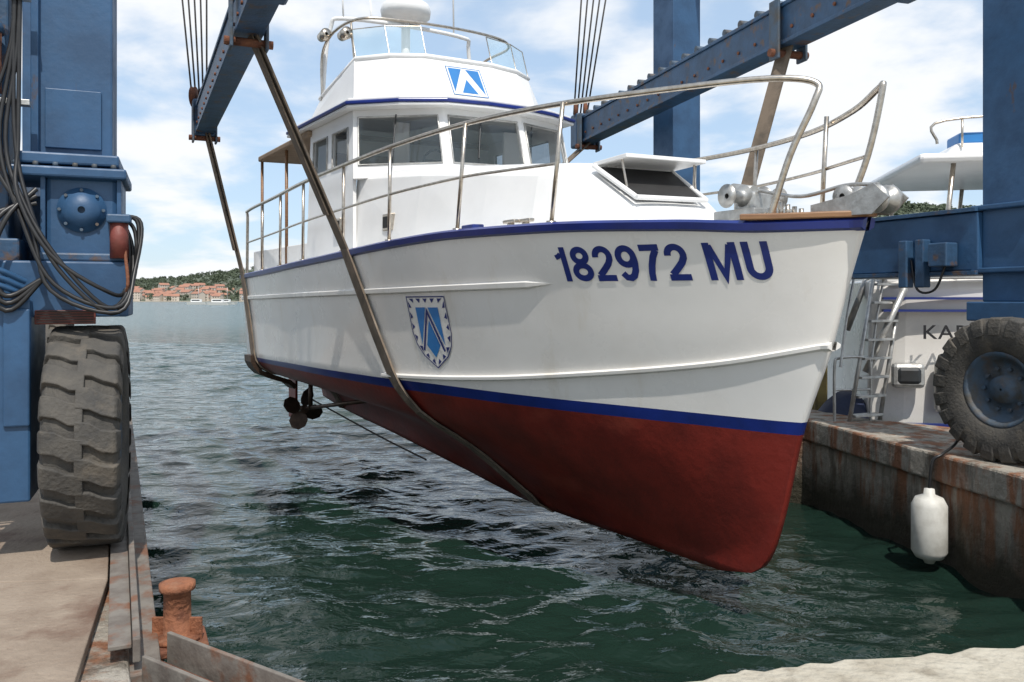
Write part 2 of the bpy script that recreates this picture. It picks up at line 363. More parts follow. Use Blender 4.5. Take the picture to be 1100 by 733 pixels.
prism('roof_top',[(s+.03,w*.98) for s,w in rp],2.277,2.32,M['cabin'],.015)
fb=[(5.75,1.26),(5.35,.95),(5.15,.5),(5.15,-.5),(5.3,-1.0),(5.6,-1.34)]
ft=[(6.0,1.14),(5.68,.85),(5.5,.46),(5.5,-.46),(5.62,-.90),(5.85,-1.24)]
for i in range(5):
    panel('flybridge_front',[P(*fb[i],2.31),P(*fb[i+1],2.31),P(*ft[i+1],2.90),P(*ft[i],2.90)],[],.05,M['cabin'])
for sd in(1,-1):
    q=[P(7.4,1.26*sd,2.31),P(5.75 if sd>0 else 5.6,1.27*sd,2.31),P(6.0 if sd>0 else 5.85,1.16*sd,2.90),P(7.2,1.14*sd,2.66)]
    if sd<0: q=[q[1],q[0],q[3],q[2]]
    panel('flybridge_side',q,[],.05,M['cabin'])
tube('flybridge_lip',[P(7.2,1.14,2.67)]+[P(s,w,2.91) for s,w in ft]+[P(7.2,-1.14,2.67)],.03,M['cabin'],boat,smooth=False)
for i in(0,1,3,4):
    a,b=ft[i],ft[i+1]
    mesh('fly_windscreen',[P(*a,2.93),P(*b,2.93),P(b[0]+.14,b[1],3.30),P(a[0]+.14,a[1],3.30)],[(0,1,2,3)],M['acryl'],boat,recalc=False)
    tube('fly_windscreen_edge',[P(*a,2.93),P(a[0]+.14,a[1],3.30),P(b[0]+.14,b[1],3.30),P(*b,2.93)],.007,M['steel'],boat,smooth=False)
tube('fly_rail',[P(7.1,1.15,2.6),P(7.05,1.15,3.3),P(6.2,1.12,3.42),P(5.95,.6,3.44),P(5.95,-.6,3.44),P(6.2,-1.16,3.4),P(7.0,-1.15,3.3),P(7.1,-1.15,2.6)],.018,M['steel'],boat)
tube('fly_rail_upper',[P(6.1,1.12,2.95),P(6.2,1.12,3.4)],.015,M['steel'],boat)
tube('radar_arch',[P(7.2,1.12,2.6),P(7.1,1.05,3.55),P(7.0,.8,3.72),P(7.0,-.8,3.72),P(7.1,-1.05,3.55),P(7.2,-1.12,2.6)],.028,M['cabin'],boat)
c=P(7,0,3.78)
revolve('radar_dome',c,(0,0,1),[(0,.02),(0,.2),(.05,.24),(.08,.33),(.16,.345),(.24,.32),(.31,.2),(.33,.02)],M['cabin'],boat)
cyl('radar_post',P(7,0,3.0),c,.06,M['cabin'],boat)
bb('fly_console',5.9,6.25,-.5,.1,2.35,3.05,M['cabin'],.03)
bb('fly_seat',6.7,7.1,-.7,.5,2.35,2.95,M['canvas'],.03)
for w,z,h in((.9,3.72,.5),(-.75,3.72,1.6),(.5,3.72,.3)): cyl('antenna',P(7,w,z),P(7.05,w,z+h),.012,M['cabin'],boat)
for s,w,z in((6.9,1.2,3.42),(6.2,1.2,3.25)):
    revolve('searchlight',P(s,w,z),P(-1,0,0)-P(0,0,0),[(-.1,.02),(-.1,.06),(.08,.075),(.09,.02)],M['steel'],boat,16)
mesh('aft_canopy',[P(s,w,z) for z in(2.12,2.2) for s,w in((6.95,-1.4),(9.3,-1.35),(9.3,1.35),(6.95,1.4))],BF,M['canvas'],boat,bevel=.02)
for s in(8.1,9.25):
    for w in(1.3,-1.3): cyl('canopy_post',P(s,w,.4),P(s,w,2.12),.022,M['wood'],boat)
bb('aft_coaming',7.0,9.7,-1.3,1.3,.3,.78,M['cabin'])
bb('engine_box',7.6,8.8,-.5,.5,.7,1.05,M['wood'])
for s,z in((4.75,.86),(5.9,.9)):
    w=1.30 if s<5 else 1.41
    bb('side_vent_frame',s-.11,s+.11,w-.05,w+.012,z-.09,z+.09,M['steel'],.01)
    bb('side_vent',s-.08,s+.08,w-.04,w+.02,z-.06,z+.06,M['dark'],0)
rs=[(.2,.12,1.38),(.24,.2,1.48),(.48,.38,1.54),(1,.72,1.55),(2,1.17,1.57),(3,1.42,1.57),(4,1.56,1.54),(5,1.61,1.51),(6.5,1.61,1.47),(8,1.51,1.44),(9.7,1.38,1.42)]
zdk=lambda s:zs(s)+.03
def rail(sd):
    tube('bow_rail_loop',[P(.5,.36*sd,zdk(.4)),P(.36,.31*sd,1.0),P(.22,.24*sd,1.34)]+[P(s,w*sd,z) for s,w,z in rs[1:]]+[P(9.82,1.36*sd,1.3),P(9.85,1.36*sd,zdk(9.8))],.023,M['steel'],boat)
    for s in(1.95,3.0,4.1,5.2,6.5,7.6,8.7):
        w=Wsh(s)-.05; zt_=float(np.interp(s,[r[0] for r in rs],[r[2] for r in rs]))
        cyl('stanchion',P(s+.05,(w-.01)*sd,zdk(s)-.02),P(s-(.12 if s<3.5 else 0),w*sd,zt_),.018,M['steel'],boat)
        cyl('stanchion_foot',P(s+.05,(w-.01)*sd,zdk(s)-.02),P(s+.05,(w-.01)*sd,zdk(s)+.02),.04,M['steel'],boat)
    tube('mid_rail',[P(s,(Wsh(s)-.055)*sd,(zdk(s)+float(np.interp(s,[r[0] for r in rs],[r[2] for r in rs])))/2) for s in(1.95,2.5,3,4,5,6.5,8,9.8)],.013,M['steel'],boat)
rail(1)
tube('bow_rail_loop',[P(.36,-.26,zdk(.3)),P(.17,-.28,1.0),P(.07,-.30,1.45),P(.12,-.33,1.47),P(.4,-.45,1.38),P(1,-.74,1.34),P(2,-1.17,1.38),P(3,-1.42,1.43),P(4,-1.56,1.48),P(5,-1.61,1.48),P(8,-1.51,1.44),P(9.8,-1.36,1.35)],.023,M['steel'],boat)
tube('mid_rail',[P(.19,-.28,1.0),P(.6,-.5,1.0),P(1,-.72,1.0),P(2,-1.16,1.02),P(3,-1.4,1.05),P(5,-1.6,1.02),P(8,-1.5,.96)],.013,M['steel'],boat)
for s in(.75,1.95,3.0,4.1,5.2,6.5,7.6,8.7):
    w=-(Wsh(s)-.06); cyl('stanchion',P(s,w,zdk(s)-.02),P(s-.05,w,1.40),.018,M['steel'],boat)
ax=P(0,1,0)-P(0,0,0)
def roller(c,r,wd,mat):
    revolve('anchor_roller',c,ax,[(-wd,.02),(-wd,r),(-wd*.6,r),(-wd*.3,r*.55),(wd*.3,r*.55),(wd*.6,r),(wd,r),(wd,.02)],mat,boat,20)
roller(P(-.12,.0,.66),.095,.09,M['galv']); roller(P(.12,-.02,.70),.075,.1,M['galv'])
for w in(.1,-.11): 
    vs=[P(s,w+o,z) for o in(-.008,.008) for s,z in((.35,.58),(-.12,.56),(-.24,.66),(-.13,.76),(.05,.7),(.35,.66))]
    mesh('roller_cheek',vs,[(0,1,2,3,4,5),(6,7,8,9,10,11)]+[(i,(i+1)%6,6+(i+1)%6,6+i) for i in range(6)],M['galv'],boat)
bb('windlass_base',.75,1.15,-.22,.22,.6,.68,M['galv'],.01)
bb('windlass_body',.85,1.05,-.12,.12,.66,.82,M['galv'],.03)
cyl('windlass_motor',P(.95,0,.8),P(1.15,0,.84),.07,M['galv'],boat)
for w in(.2,-.2): revolve('windlass_drum',P(.95,w,.78),ax,[(-.09,.02),(-.09,.09),(-.05,.05),(.05,.05),(.09,.09),(.09,.02)],M['galv'],boat,20)
tube('anchor_chain',[P(.85,.05,.82),P(.5,.02,.74),P(.15,0,.78),P(-.1,0,.76)],.014,M['galv'],boat)
for i in range(5): cyl('bitts',P(.55+.02*i,.05+.05*i-.1,.58),P(.55+.02*i,.05+.05*i-.1,.66+.015*i),.018,M['steel'],boat)
for s,w in((.6,.36),(2.35,1.15),(2.5,1.2)): 
    bb('cleat',s-.09,s+.09,w-.03,w+.03,zdk(s)+.03,zdk(s)+.06,M['steel'],.01); bb('cleat_foot',s-.03,s+.03,w-.02,w+.02,zdk(s)-.05,zdk(s)+.03,M['steel'],.005)
bb('deck_box',2.9,3.1,1.22,1.34,.62,.70,M['blue'],.01)
for w in(.6,-.6):
    c=P(9.45,w,-1.70); cyl('prop_shaft',P(6.8,w*.9,-1.3),c,.03,M['bronze'],boat); cyl('shaft_strut',P(9.1,w,-1.2),P(9.1,w,-1.66),.035,M['bronze'],boat)
    dv=(P(1,0,0)-P(0,0,0)).normalized(); av=(P(0,1,0)-P(0,0,0)).normalized(); uv=Vector((0,0,1))
    cyl('prop_hub',c-dv*.1,c+dv*.14,.065,M['bronze'],boat,r1=.035)
    for k_ in range(4):
        t=k_*math.pi/2+.4; V=[];F=[]
        for rr,wd in((.04,.05),(.1,.13),(.18,.21),(.27,.20),(.33,.08)):
            for e in(-1,1):
                a=t+e*wd/max(rr,.1)*.6; V.append(c+(av*math.cos(a)+uv*math.sin(a))*rr+dv*e*wd*.35)
        F=[(2*i,2*i+1,2*i+3,2*i+2) for i in range(4)]
        o=mesh('prop_blade',V,F,M['bronze'],boat,recalc=False); md=o.modifiers.new('s','SOLIDIFY'); md.thickness=.012
    bb('rudder',9.75,10.1,w-.02,w+.02,-1.9,-1.1,M['red'],.01)
arcs=[0];ssv=[.08+.02*i for i in range(400)]
for i in range(1,400): arcs.append(arcs[-1]+(P(ssv[i],HW(ssv[i],.25),.25)-P(ssv[i-1],HW(ssv[i-1],.25),.25)).length)
def hmap(arc,z,off):
    s=float(np.interp(arc,arcs,ssv)); return P(s,HW(s,z)+off,z)
def arc_of(s): return float(np.interp(s,ssv,arcs))
def decal(name,bm,mat,fn,step=.06):
    xs=[v.co.x for v in bm.verts]; ys=[v.co.y for v in bm.verts]
    for ax_,lo,hi in((0,min(xs),max(xs)),(1,min(ys),max(ys))):
        t=lo+step
        while t<hi:
            co=[0,0,0];no=[0,0,0];co[ax_]=t;no[ax_]=1
            bmesh.ops.bisect_plane(bm,geom=bm.verts[:]+bm.edges[:]+bm.faces[:],plane_co=co,plane_no=no); t+=step
    for v in bm.verts: v.co=fn(v.co.x,v.co.y)
    me=bpy.data.meshes.new(name); bm.to_mesh(me); bm.free(); me.materials.append(mat)
    o=bpy.data.objects.new(name,me); S.collection.objects.link(o); return par(o,boat)
def textbm(body,off=.0):
    cu=bpy.data.curves.new('t','FONT'); cu.body=body; cu.size=1; cu.offset=off; cu.space_character=1.08
    to=bpy.data.objects.new('t',cu); S.collection.objects.link(to); bpy.context.view_layer.update()
    me=to.evaluated_get(bpy.context.evaluated_depsgraph_get()).to_mesh(); bm=bmesh.new(); bm.from_mesh(me); bpy.data.objects.remove(to)
    x0=min(v.co.x for v in bm.verts);x1=max(v.co.x for v in bm.verts);y0=min(v.co.y for v in bm.verts);y1=max(v.co.y for v in bm.verts)
    for v in bm.verts: v.co.x=(v.co.x-x0)/(x1-x0); v.co.y=(v.co.y-y0)/(y1-y0)
    return bm
def polybm(polys):
    bm=bmesh.new()
    for p in polys: bm.faces.new([bm.verts.new((x,y,0)) for x,y in p])
    return bm
SW=.175
def strip(pts,closed=False,w=SW):
    n_=len(pts); L_=[];R_=[]
    for i in range(n_):
        if closed: a=pts[i-1];b=pts[(i+1)%n_]; p=pts[i]
        else: a=pts[max(i-1,0)];b=pts[min(i+1,n_-1)];p=pts[i]
        d1=Vector((p[0]-a[0],p[1]-a[1])); d2=Vector((b[0]-p[0],b[1]-p[1]))
        if d1.length<1e-6: d1=d2.copy()
        if d2.length<1e-6: d2=d1.copy()
        d1.normalize(); d2.normalize(); n1=Vector((-d1.y,d1.x)); n2=Vector((-d2.y,d2.x)); m_=(n1+n2).normalized(); k_=w/2/max(.35,m_.dot(n1))
        L_.append((p[0]+m_.x*k_,p[1]+m_.y*k_)); R_.append((p[0]-m_.x*k_,p[1]-m_.y*k_))
    return [(L_[i],L_[(i+1)%n_],R_[(i+1)%n_],R_[i]) for i in range(n_ if closed else n_-1)]
def ell(cx,cy,rx,ry,a0,a1,n_=18): return [(cx+rx*math.cos(math.radians(a0+(a1-a0)*i/n_)),cy+ry*math.sin(math.radians(a0+(a1-a0)*i/n_))) for i in range(n_+1)]
h=SW/2
G={'1':(.40,[strip([(.27,0),(.27,1.0)]),strip([(.02,.70),(.12,.735),(.195,.80)],w=.14)]),
'8':(.60,[strip(ell(.30,.735,.19,.265-h,0,360,28)[:-1],True),strip(ell(.30,.275,.222,.275-h,0,360,28)[:-1],True)]),
'2':(.60,[strip(ell(.30,.70,.20,.30-h,185,0,16)+[(.49,.62),(.42,.49),(.30,.36),(.18,.24),(.10,.165)]),strip([(.02,h),(.57,h)])]),
'9':(.60,[strip(ell(.29,.685,.205,.315-h,0,360,28)[:-1],True),strip([(.505,.66),(.505,.5),(.47,.30),(.40,.15),(.30,.085),(.19,.10),(.10,.22)])]),
'7':(.58,[strip([(.03,1-h),(.555,1-h)]),strip([(.47,.84),(.36,.66),(.27,.42),(.22,.2),(.205,0)])]),
'M':(.84,[strip([(h+.02,0),(h+.02,1)]),strip([(.82-h,0),(.82-h,1)]),strip([(.17,.93),(.42,.10),(.67,.93)],w=.15)]),
'U':(.68,[strip([(h+.03,1),(h+.03,.36)]+ell(.34,.32,.34-h-.03,.32-h,180,360,16)+[(.65-h,.36),(.65-h,1)])]),' ':(.26,[])}
tot=sum(G[c][0]+.075 for c in '182972 MU')
A0=arc_of(1.97);A1=arc_of(.47); x=0; lay=[[],[],[]]
for ch in '182972 MU':
    wd,stp=G[ch]
    for k_,sp_ in enumerate(stp):
        lay[k_]+=[[(x+px_,py_) for px_,py_ in q] for q in sp_]
    x+=wd+.075
kx=(A0-A1)/tot
for k_ in range(3):
    polys=[[(px_*kx,py_*.27) for px_,py_ in q] for q in lay[k_]]
    if polys: decal('registration_number',polybm(polys),M['decal'],(lambda off:(lambda x,y:hmap(A0-x,.146+.03*(1-x/(A0-A1))+y,off)))(.005+.0012*k_),.09)
sh=[(-.5,1),(.5,1),(.5,.35),(.44,.12),(.3,-.08),(0,-.3),(-.3,-.08),(-.44,.12),(-.5,.35)]
def ringpolys(o,k,cx=0,cy=.4):
    inn=[(cx+(x-cx)*k,cy+(y-cy)*k) for x,y in o]; return [(o[i],o[(i+1)%len(o)],inn[(i+1)%len(o)],inn[i]) for i in range(len(o))]
def tri_border(o,k):
    out=[]; pts=[(x*k,.4+(y-.4)*k) for x,y in o]
    for i in range(len(pts)):
        a,b=pts[i],pts[(i+1)%len(pts)]; l=math.dist(a,b); m=max(1,round(l/.2))
        for j in range(m):
            t0=(j+.2)/m;t1=(j+.8)/m; A=(a[0]+(b[0]-a[0])*t0,a[1]+(b[1]-a[1])*t0);B=(a[0]+(b[0]-a[0])*t1,a[1]+(b[1]-a[1])*t1)
            mx,my=(A[0]+B[0])/2,(A[1]+B[1])/2; C=(mx*.86,.4+(my-.4)*.86); out.append((A,B,C))
    return out
AC=arc_of(3.62)
fn=lambda off:(lambda x,y:hmap(AC-x*.60,-.455+y*.53,off))
decal('hull_crest_field',polybm([sh]),M['white'],fn(.005),.1)
decal('hull_crest_border',polybm(ringpolys(sh,.965)),M['decal'],fn(.009),.1)
decal('hull_crest_teeth',polybm(tri_border(sh,.93)),M['decal'],fn(.009),.1)
decal('hull_crest_sails',polybm([((-.29,.80),(-.03,.80),(-.29,.12)),((.29,.80),(.29,.12),(.03,.80)),((-.17,.12),(0,.58),(.17,.12),(0,-.10))]),M['decal2'],fn(.009),.1)
decal('hull_crest_chevron',polybm(strip([(-.26,.02),(0,.74),(.26,.02)],False,.045)),M['decal'],fn(.0125),.1)
def ffn(off):
    return lambda x,y: P(5.15+.35*y-off*.86,x,2.31+.59*y+off*.5)
decal('fly_crest_field',polybm([((-.24,.18),(.24,.18),(.24,.84),(-.24,.84))]),M['cabin'],ffn(.006),.2)
decal('fly_crest_frame',polybm(ringpolys([(-.24,.18),(.24,.18),(.24,.84),(-.24,.84)],.96,0,.51)),M['decal2'],ffn(.009),.2)
decal('fly_crest_sail',polybm([((-.21,.24),(-.03,.80),(-.21,.80)),((.21,.24),(.21,.80),(.03,.80)),((-.11,.24),(.11,.24),(.0,.56))]),M['decal2'],ffn(.009),.2)
# ---------------------------------------------------------------- TRAVEL LIFT
lift=empty('boat_hoist',(1,8,DOCK))
dl=Vector((-.42,.907,0)).normalized()
def tyre(c,dirv,R=.65,W=.385,hubmat=None,lugs=21):
    c=Vector(c); f=Vector((dirv[0],dirv[1],0)).normalized(); a=Vector((f.y,-f.x,0)); u=Vector((0,0,1)); h=W/2; r=R-.035
    revolve('tyre',c,a,[(-h*.72,R*.5),(-h*.9,R*.56),(-h,R*.75),(-h*.97,r*.93),(-h*.85,r),(h*.85,r),(h*.97,r*.93),(h,R*.75),(h*.9,R*.56),(h*.72,R*.5)],M['rubber'],lift,64)
    V=[];F=[]
    rnd=random.Random(5)
    def pt(ang,y,rr): return c+a*y+(f*math.cos(ang)+u*math.sin(ang))*rr
    for sd in(1,-1):
        for i in range(lugs):
            t=2*math.pi*(i+(.5 if sd<0 else 0))/lugs; w=2*math.pi/lugs*.36; sk=.09; dr=rnd.uniform(-.006,0)
            segs=[(-.02,0),(.05,.15),(.11,.75),(.17,1.0),(h*.96,1.0),(h*1.04,1.0)]
            b=len(V)
            for y,q in segs:
                top_=(R+dr) if y<h*.9 else (R+dr-.012 if y<h else R-.09); rb=r-.03 if y<h else R-.16
                for tt in(-w,w):
                    jt=rnd.uniform(-.006,.006)
                    V.append(pt(t+tt+sk*q*sd,y*sd,rb)); V.append(pt(t+tt*.86+sk*q*sd+jt,y*sd,top_))
            for k_ in range(len(segs)-1):
                q=b+k_*4; F+=[(q,q+1,q+5,q+4),(q+1,q+3,q+7,q+5),(q+3,q+2,q+6,q+7)]
            q=b; F+=[(q,q+2,q+3,q+1)]; q=b+4*(len(segs)-1); F+=[(q,q+1,q+3,q+2)]
    mesh('tyre_tread',V,F,M['rubber'],lift,bevel=.007)
    hm=hubmat or M['hub']
    for sg in(-1,1):
        revolve('wheel_rim',c,a,[(sg*h*.8,R*.52),(sg*h*.82,R*.50),(sg*h*.75,R*.46),(sg*h*.35,R*.42),(sg*h*.3,R*.2),(sg*h*.6,R*.18),(sg*h*.62,.01)],hm,lift,40)
        for i in range(10):
            t=2*math.pi*i/10; p=pt(t,sg*h*.3,R*.29); cyl('wheel_nut',p,p+a*sg*.04,.018,M['hub'],lift,seg=6)
wl=Vector((-2.52,5.0,DOCK+.65)); tyre(wl,(-.37,.93))
fdir=(-.37,.93)
fd=Vector((-.37,.93,0)).normalized(); rt=Vector((fd.y,-fd.x,0))
def lbox(name,r0,r1,f0,f1,z0,z1,mat,bevel=.012,o=wl):
    c=Vector((o.x,o.y,0))+rt*(r0+r1)/2+fd*(f0+f1)/2; c.z=(z0+z1)/2
    return box(name,c,(r1-r0,f1-f0,z1-z0),mat,lift,fdir,bevel)
lbox('fork_crown',-.52,.22,-.2,.35,-.10,.22,M['hblue'])
lbox('fork_plate',-.50,-.27,-.28,.3,-1.12,.0,M['hblue'])
lbox('fork_rib',-.62,-.50,-.1,.05,-.98,.1,M['hblue2'])
lbox('fork_gusset',-.40,-.27,-.30,-.28,-.7,-.05,M['hblue'])
for z in(-.9,-.6,-.3): 
    p=Vector((wl.x,wl.y,0))+rt*-.45+fd*-.28; cyl('fork_bolt',(p.x,p.y,z),(p.x-fd.x*.03,p.y-fd.y*.03,z),.02,M['hub'],lift,seg=6)
lbox('vent_grille',-.26,.05,-.215,-.2,-.14,-.06,M['redmotor'],.004)
for i in range(5): lbox('grille_slat',-.25,.04,-.225,-.215,-.13+.015*i,-.125+.015*i,M['dark'],0)
lbox('swivel_post',-.22,.16,-.12,.3,.2,.72,M['hblue'],.03)
lbox('swivel_rib',-.24,-.215,-.15,.3,.2,.71,M['hblue'],.004); lbox('swivel_rib',.155,.18,-.15,.3,.2,.71,M['hblue'],.004)
lbox('swivel_flange',-.40,.21,-.2,.4,.70,.76,M['hblue'])
lbox('swivel_flange',-.36,.17,-.18,.38,.775,.84,M['hblue'])
lbox('swivel_collar',-.26,.2,-.17,.35,.22,.27,M['hblue2'])
for i in range(6): 
    p=Vector((wl.x,wl.y,0))+rt*(-.36+.10*i)+fd*(-.17); cyl('flange_bolt',(p.x,p.y,.76),(p.x,p.y,.785),.016,M['hub'],lift,seg=6)
pc=Vector((wl.x,wl.y,.52))+fd*-.13
revolve('slew_motor',pc-rt*.03,-fd,[(-.05,.13),(.005,.13),(.01,.10),(.02,.1),(.025,.02)],M['hblue'],lift)
for i in range(8):
    t=i*math.pi/4; p=pc-rt*.03+rt*math.cos(t)*.115+Vector((0,0,math.sin(t)*.115)); cyl('slew_bolt',p,p-fd*.02,.01,M['hub'],lift,seg=6)
cyl('drive_motor',Vector((wl.x,wl.y,.24))+rt*.17-fd*.18,Vector((wl.x,wl.y,.46))+rt*.17-fd*.18,.05,M['redmotor'],lift)
box('motor_block',Vector((wl.x,wl.y,.47))+rt*.17-fd*.18,(.13,.13,.05),M['hblue2'],lift,fdir)
lbox('hoist_column',-.30,.12,.05,.45,.84,6.5,M['hblue'])
lbox('column_stiffener',-.31,-.27,.0,.05,.84,6.5,M['hblue'],.004)
lbox('column_weld_plate',-.24,.06,.03,.05,.9,1.25,M['hblue'],.004)
lbox('side_beam',-.42,-.1,.4,4.4,.1,.65,M['hblue'])
lbox('side_platform',-1.3,-.35,-.1,3,-.1,.35,M['hblue2'])
lbox('engine_cabinet',-1.3,-.5,.3,2.2,.35,1.0,M['hblue'],.03)
lbox('cabinet_grille',-1.0,-.6,.28,.3,.5,.85,M['dark'],.003)
lbox('hydraulic_cylinder_mount',-.62,-.42,.0,.2,.3,3.0,M['hblue2'])
c0=Vector((wl.x,wl.y,0))-rt*.52-fd*.12
cyl('hydraulic_cylinder',c0+Vector((0,0,.8)),c0+Vector((0,0,1.55)),.085,M['rust'],lift)
for z in(.8,1.1,1.5): cyl('cylinder_band',c0+Vector((0,0,z)),c0+Vector((0,0,z+.05)),.1,M['hblue2'],lift)
cyl('hydraulic_rod',c0+Vector((0,0,1.5)),c0+Vector((0,0,3)),.035,M['steel'],lift)
lbox('access_ladder_side',-.95,-.91,-.15,-.11,-1.4,1.2,M['hblue2'],.003)
for i in range(8): cyl('ladder_rung',Vector((wl.x,wl.y,-1.3+.3*i))-rt*.93-fd*.13,Vector((wl.x,wl.y,-1.3+.3*i))-rt*.55-fd*.13,.015,M['hblue2'],lift)
def L3(r,f,z): v=Vector((wl.x,wl.y,0))+rt*r+fd*f; v.z=z; return v
rh=random.Random(9)
for i in range(5):
    o=.032*i; j=lambda: rh.uniform(-.045,.045)
    tube('hydraulic_hose',[L3(-.33-o*.6,-.1,3),L3(-.34-o*.5+j(),-.14,1.6),L3(-.33-o+j(),-.2,.9),L3(-.30+o*.3+j(),-.28,.55-o+j()),L3(-.12+j(),-.34,.25-o*1.5+j()),L3(.10+o*.6,-.34,.02-o+j()),L3(.24+o*.4+j(),-.2,.05+o),L3(.22+o*.5,-.1,.32+o+j()),L3(.17,-.1,.5)],.012,M['hose'],lift)
for i in range(3):
    o=.04*i
    tube('hydraulic_hose',[L3(-.25,-.22,.62-o),L3(-.38-o,-.3,.45),L3(-.45-o,-.33,.2),L3(-.38,-.33,.02-o),L3(-.2,-.3,.12)],.014,M['hose'],lift)
    tube('hydraulic_hose',[L3(-.9,-.3,.0-o),L3(-.65,-.34,.14-o*.6),L3(-.45,-.34,.17-o),L3(-.3,-.24,.1-o)],.016,M['hblue'],lift)
tube('chain',[L3(.2,-.2,.3),L3(.22,-.25,.1),L3(.2,-.2,-.0)],.01,M['rust'],lift)
for i in range(3): lbox('hose_clamp',-.46,-.29,-.17,-.1,1.1+.6*i,1.13+.6*i,M['galv'],.002)
wr=Vector((4.46,7.5,DOCK+.65)); tyre(wr,(-.42,.907),W=.42)
rr_=Vector((dl.y,-dl.x,0))
def rbox(name,r0,r1,f0,f1,z0,z1,mat,bevel=.012,o=wr):
    c=Vector((o.x,o.y,0))+rr_*(r0+r1)/2+dl*(f0+f1)/2; c.z=(z0+z1)/2
    return box(name,c,(r1-r0,f1-f0,z1-z0),mat,lift,(dl.x,dl.y),bevel)
rbox('hoist_column',.18,.66,-.1,.4,-.02,6.5,M['hblue'])
rbox('column_flange',.12,.72,-.15,.48,.84,.89,M['hblue'])
rbox('column_flange',.12,.72,-.15,.48,.25,.30,M['hblue'])
rbox('side_beam',.12,.48,.4,4.7,.28,.83,M['hblue'])
rbox('side_beam_lip',.08,.52,.4,4.7,.835,.875,M['hblue2'],.004)
rbox('side_beam_lip',.08,.52,.4,4.7,.235,.275,M['hblue2'],.004)
for f in(.9,1.1,2.4): rbox('beam_bracket',.0,.11,f,f+.1,.12,.6,M['hblue2'])
rbox('junction_box',-.06,.11,.6,.8,.32,.55,M['hblue2'])
tube('beam_hose',[wr+rr_*.07+dl*.7+Vector((0,0,1.15)),wr+rr_*.04+dl*.8+Vector((0,0,.9)),wr+rr_*.04+dl*1.0+Vector((0,0,.9)),wr+rr_*.07+dl*1.1+Vector((0,0,1.2))],.012,M['hose'],lift)
rbox('fork_crown',.02,.68,-.2,.45,-.2,-.02,M['hblue'])
rbox('fork_plate',.28,.42,-.2,.3,-1.0,-.1,M['hblue'])
r2=wr+dl*5.05+rr_*(-.04)
rbox('hoist_column',-.05,.43,-.1,.4,-.02,6.5,M['hblue'],o=r2)
rbox('fork_crown',-.1,.5,-.2,.45,-.2,-.02,M['hblue'],o=r2); rbox('fork_plate',.28,.42,-.2,.3,-1.0,-.1,M['hblue'],o=r2)
tyre(r2,(-.42,.907)); l2=wl+Vector((-2.75,4.6,0)); tyre(l2,(-.37,.93)); lbox('hoist_column',-.30,.15,.0,.45,-.1,6.5,M['hblue'],o=l2)
lbox('fork_crown',-.5,.2,-.2,.4,-.12,.0,M['hblue'],o=l2);lbox('fork_plate',-.42,-.28,-.2,.3,-1.0,-.1,M['hblue'],o=l2)
def beam(name,a,b,w,h,mat):
    a=Vector(a);b=Vector(b); d=(b-a); box(name,(a+b)/2,(w,d.length,h),mat,lift,(d.x,d.y))
beam('top_beam',L3(-.07,.2,6.3),(l2.x-.07,l2.y+.2,6.3),.4,.5,M['hblue'])
ra=wr+Vector((.3,0,0)); beam('top_beam',(ra.x,ra.y,6.3),(ra.x+dl.x*5.3,ra.y+dl.y*5.3,6.3),.4,.5,M['hblue'])
beam('cross_beam',(l2.x,l2.y+.2,6.8),(r2.x,r2.y+.2,6.8),.45,.5,M['hblue'])
def hbeam(a,b):
    a=Vector(a);b=Vector(b);d=(b-a).normalized();r=Vector((d.y,-d.x,0)).normalized();L_=(b-a).length
    c=(a+b)/2
    for z,w,h in((0,.1,.34),(.19,.26,.04),(-.19,.26,.04)): box('spreader_beam',c+Vector((0,0,z)),(w,L_,h),M['hblue2'],lift,(d.x,d.y),.006)
    for sd in(-1,1): box('spreader_web',c+r*sd*.1,(.015,L_,.335),M['hblue2'],lift,(d.x,d.y),.003)
    n_=int(L_/.32)
    for i in range(n_):
        p=a+d*(.25+i*.32)+Vector((0,0,.25)); cyl('beam_roller',p-r*.1,p+r*.1,.04,M['hub'],lift,seg=12)
        for sd in(-1,1): cyl('web_bolt',p+r*sd*.105+Vector((0,0,-.32)),p+r*sd*.125+Vector((0,0,-.32)),.018,M['rust'],lift,seg=6)
    for p in(a+d*.15,b-d*.15):
        box('end_block',p+Vector((0,0,.02)),(.34,.3,.55),M['hblue2'],lift,(d.x,d.y),.03)
    return a,b,d
la,lb,ld=hbeam((-1.9,6.6,2.68),(-4.68,12.7,2.68))
ra_,rb_,rd=hbeam((3.3,6.8,2.76),(1.13,14.0,2.76))
for end,off in((lb,-.35),(rb_,.45)):
    for i in range(5):
        x=(i-2)*.09; cyl('wire_rope',end+Vector((x*.6,-.15,.3)),end+Vector((x*1.6+off,.3,4.0)),.014,M['rope'],lift,seg=8)
    for k_ in(-1,1): revolve('sheave',end+Vector((k_*.08,-.15,.35)),(1,0,0),[(-.025,.02),(-.025,.16),(0,.13),(.025,.16),(.025,.02)],M['rust'],lift,20)
for end,off in((la,0),(ra_,0)):
    for i in range(4): cyl('wire_rope',end+Vector(((i-1.5)*.08,.3,.3)),end+Vector(((i-1.5)*.15+off,.3,4)),.014,M['rope'],lift,seg=8)
bd=(P(1,0,0)-P(0,0,0)).normalized()
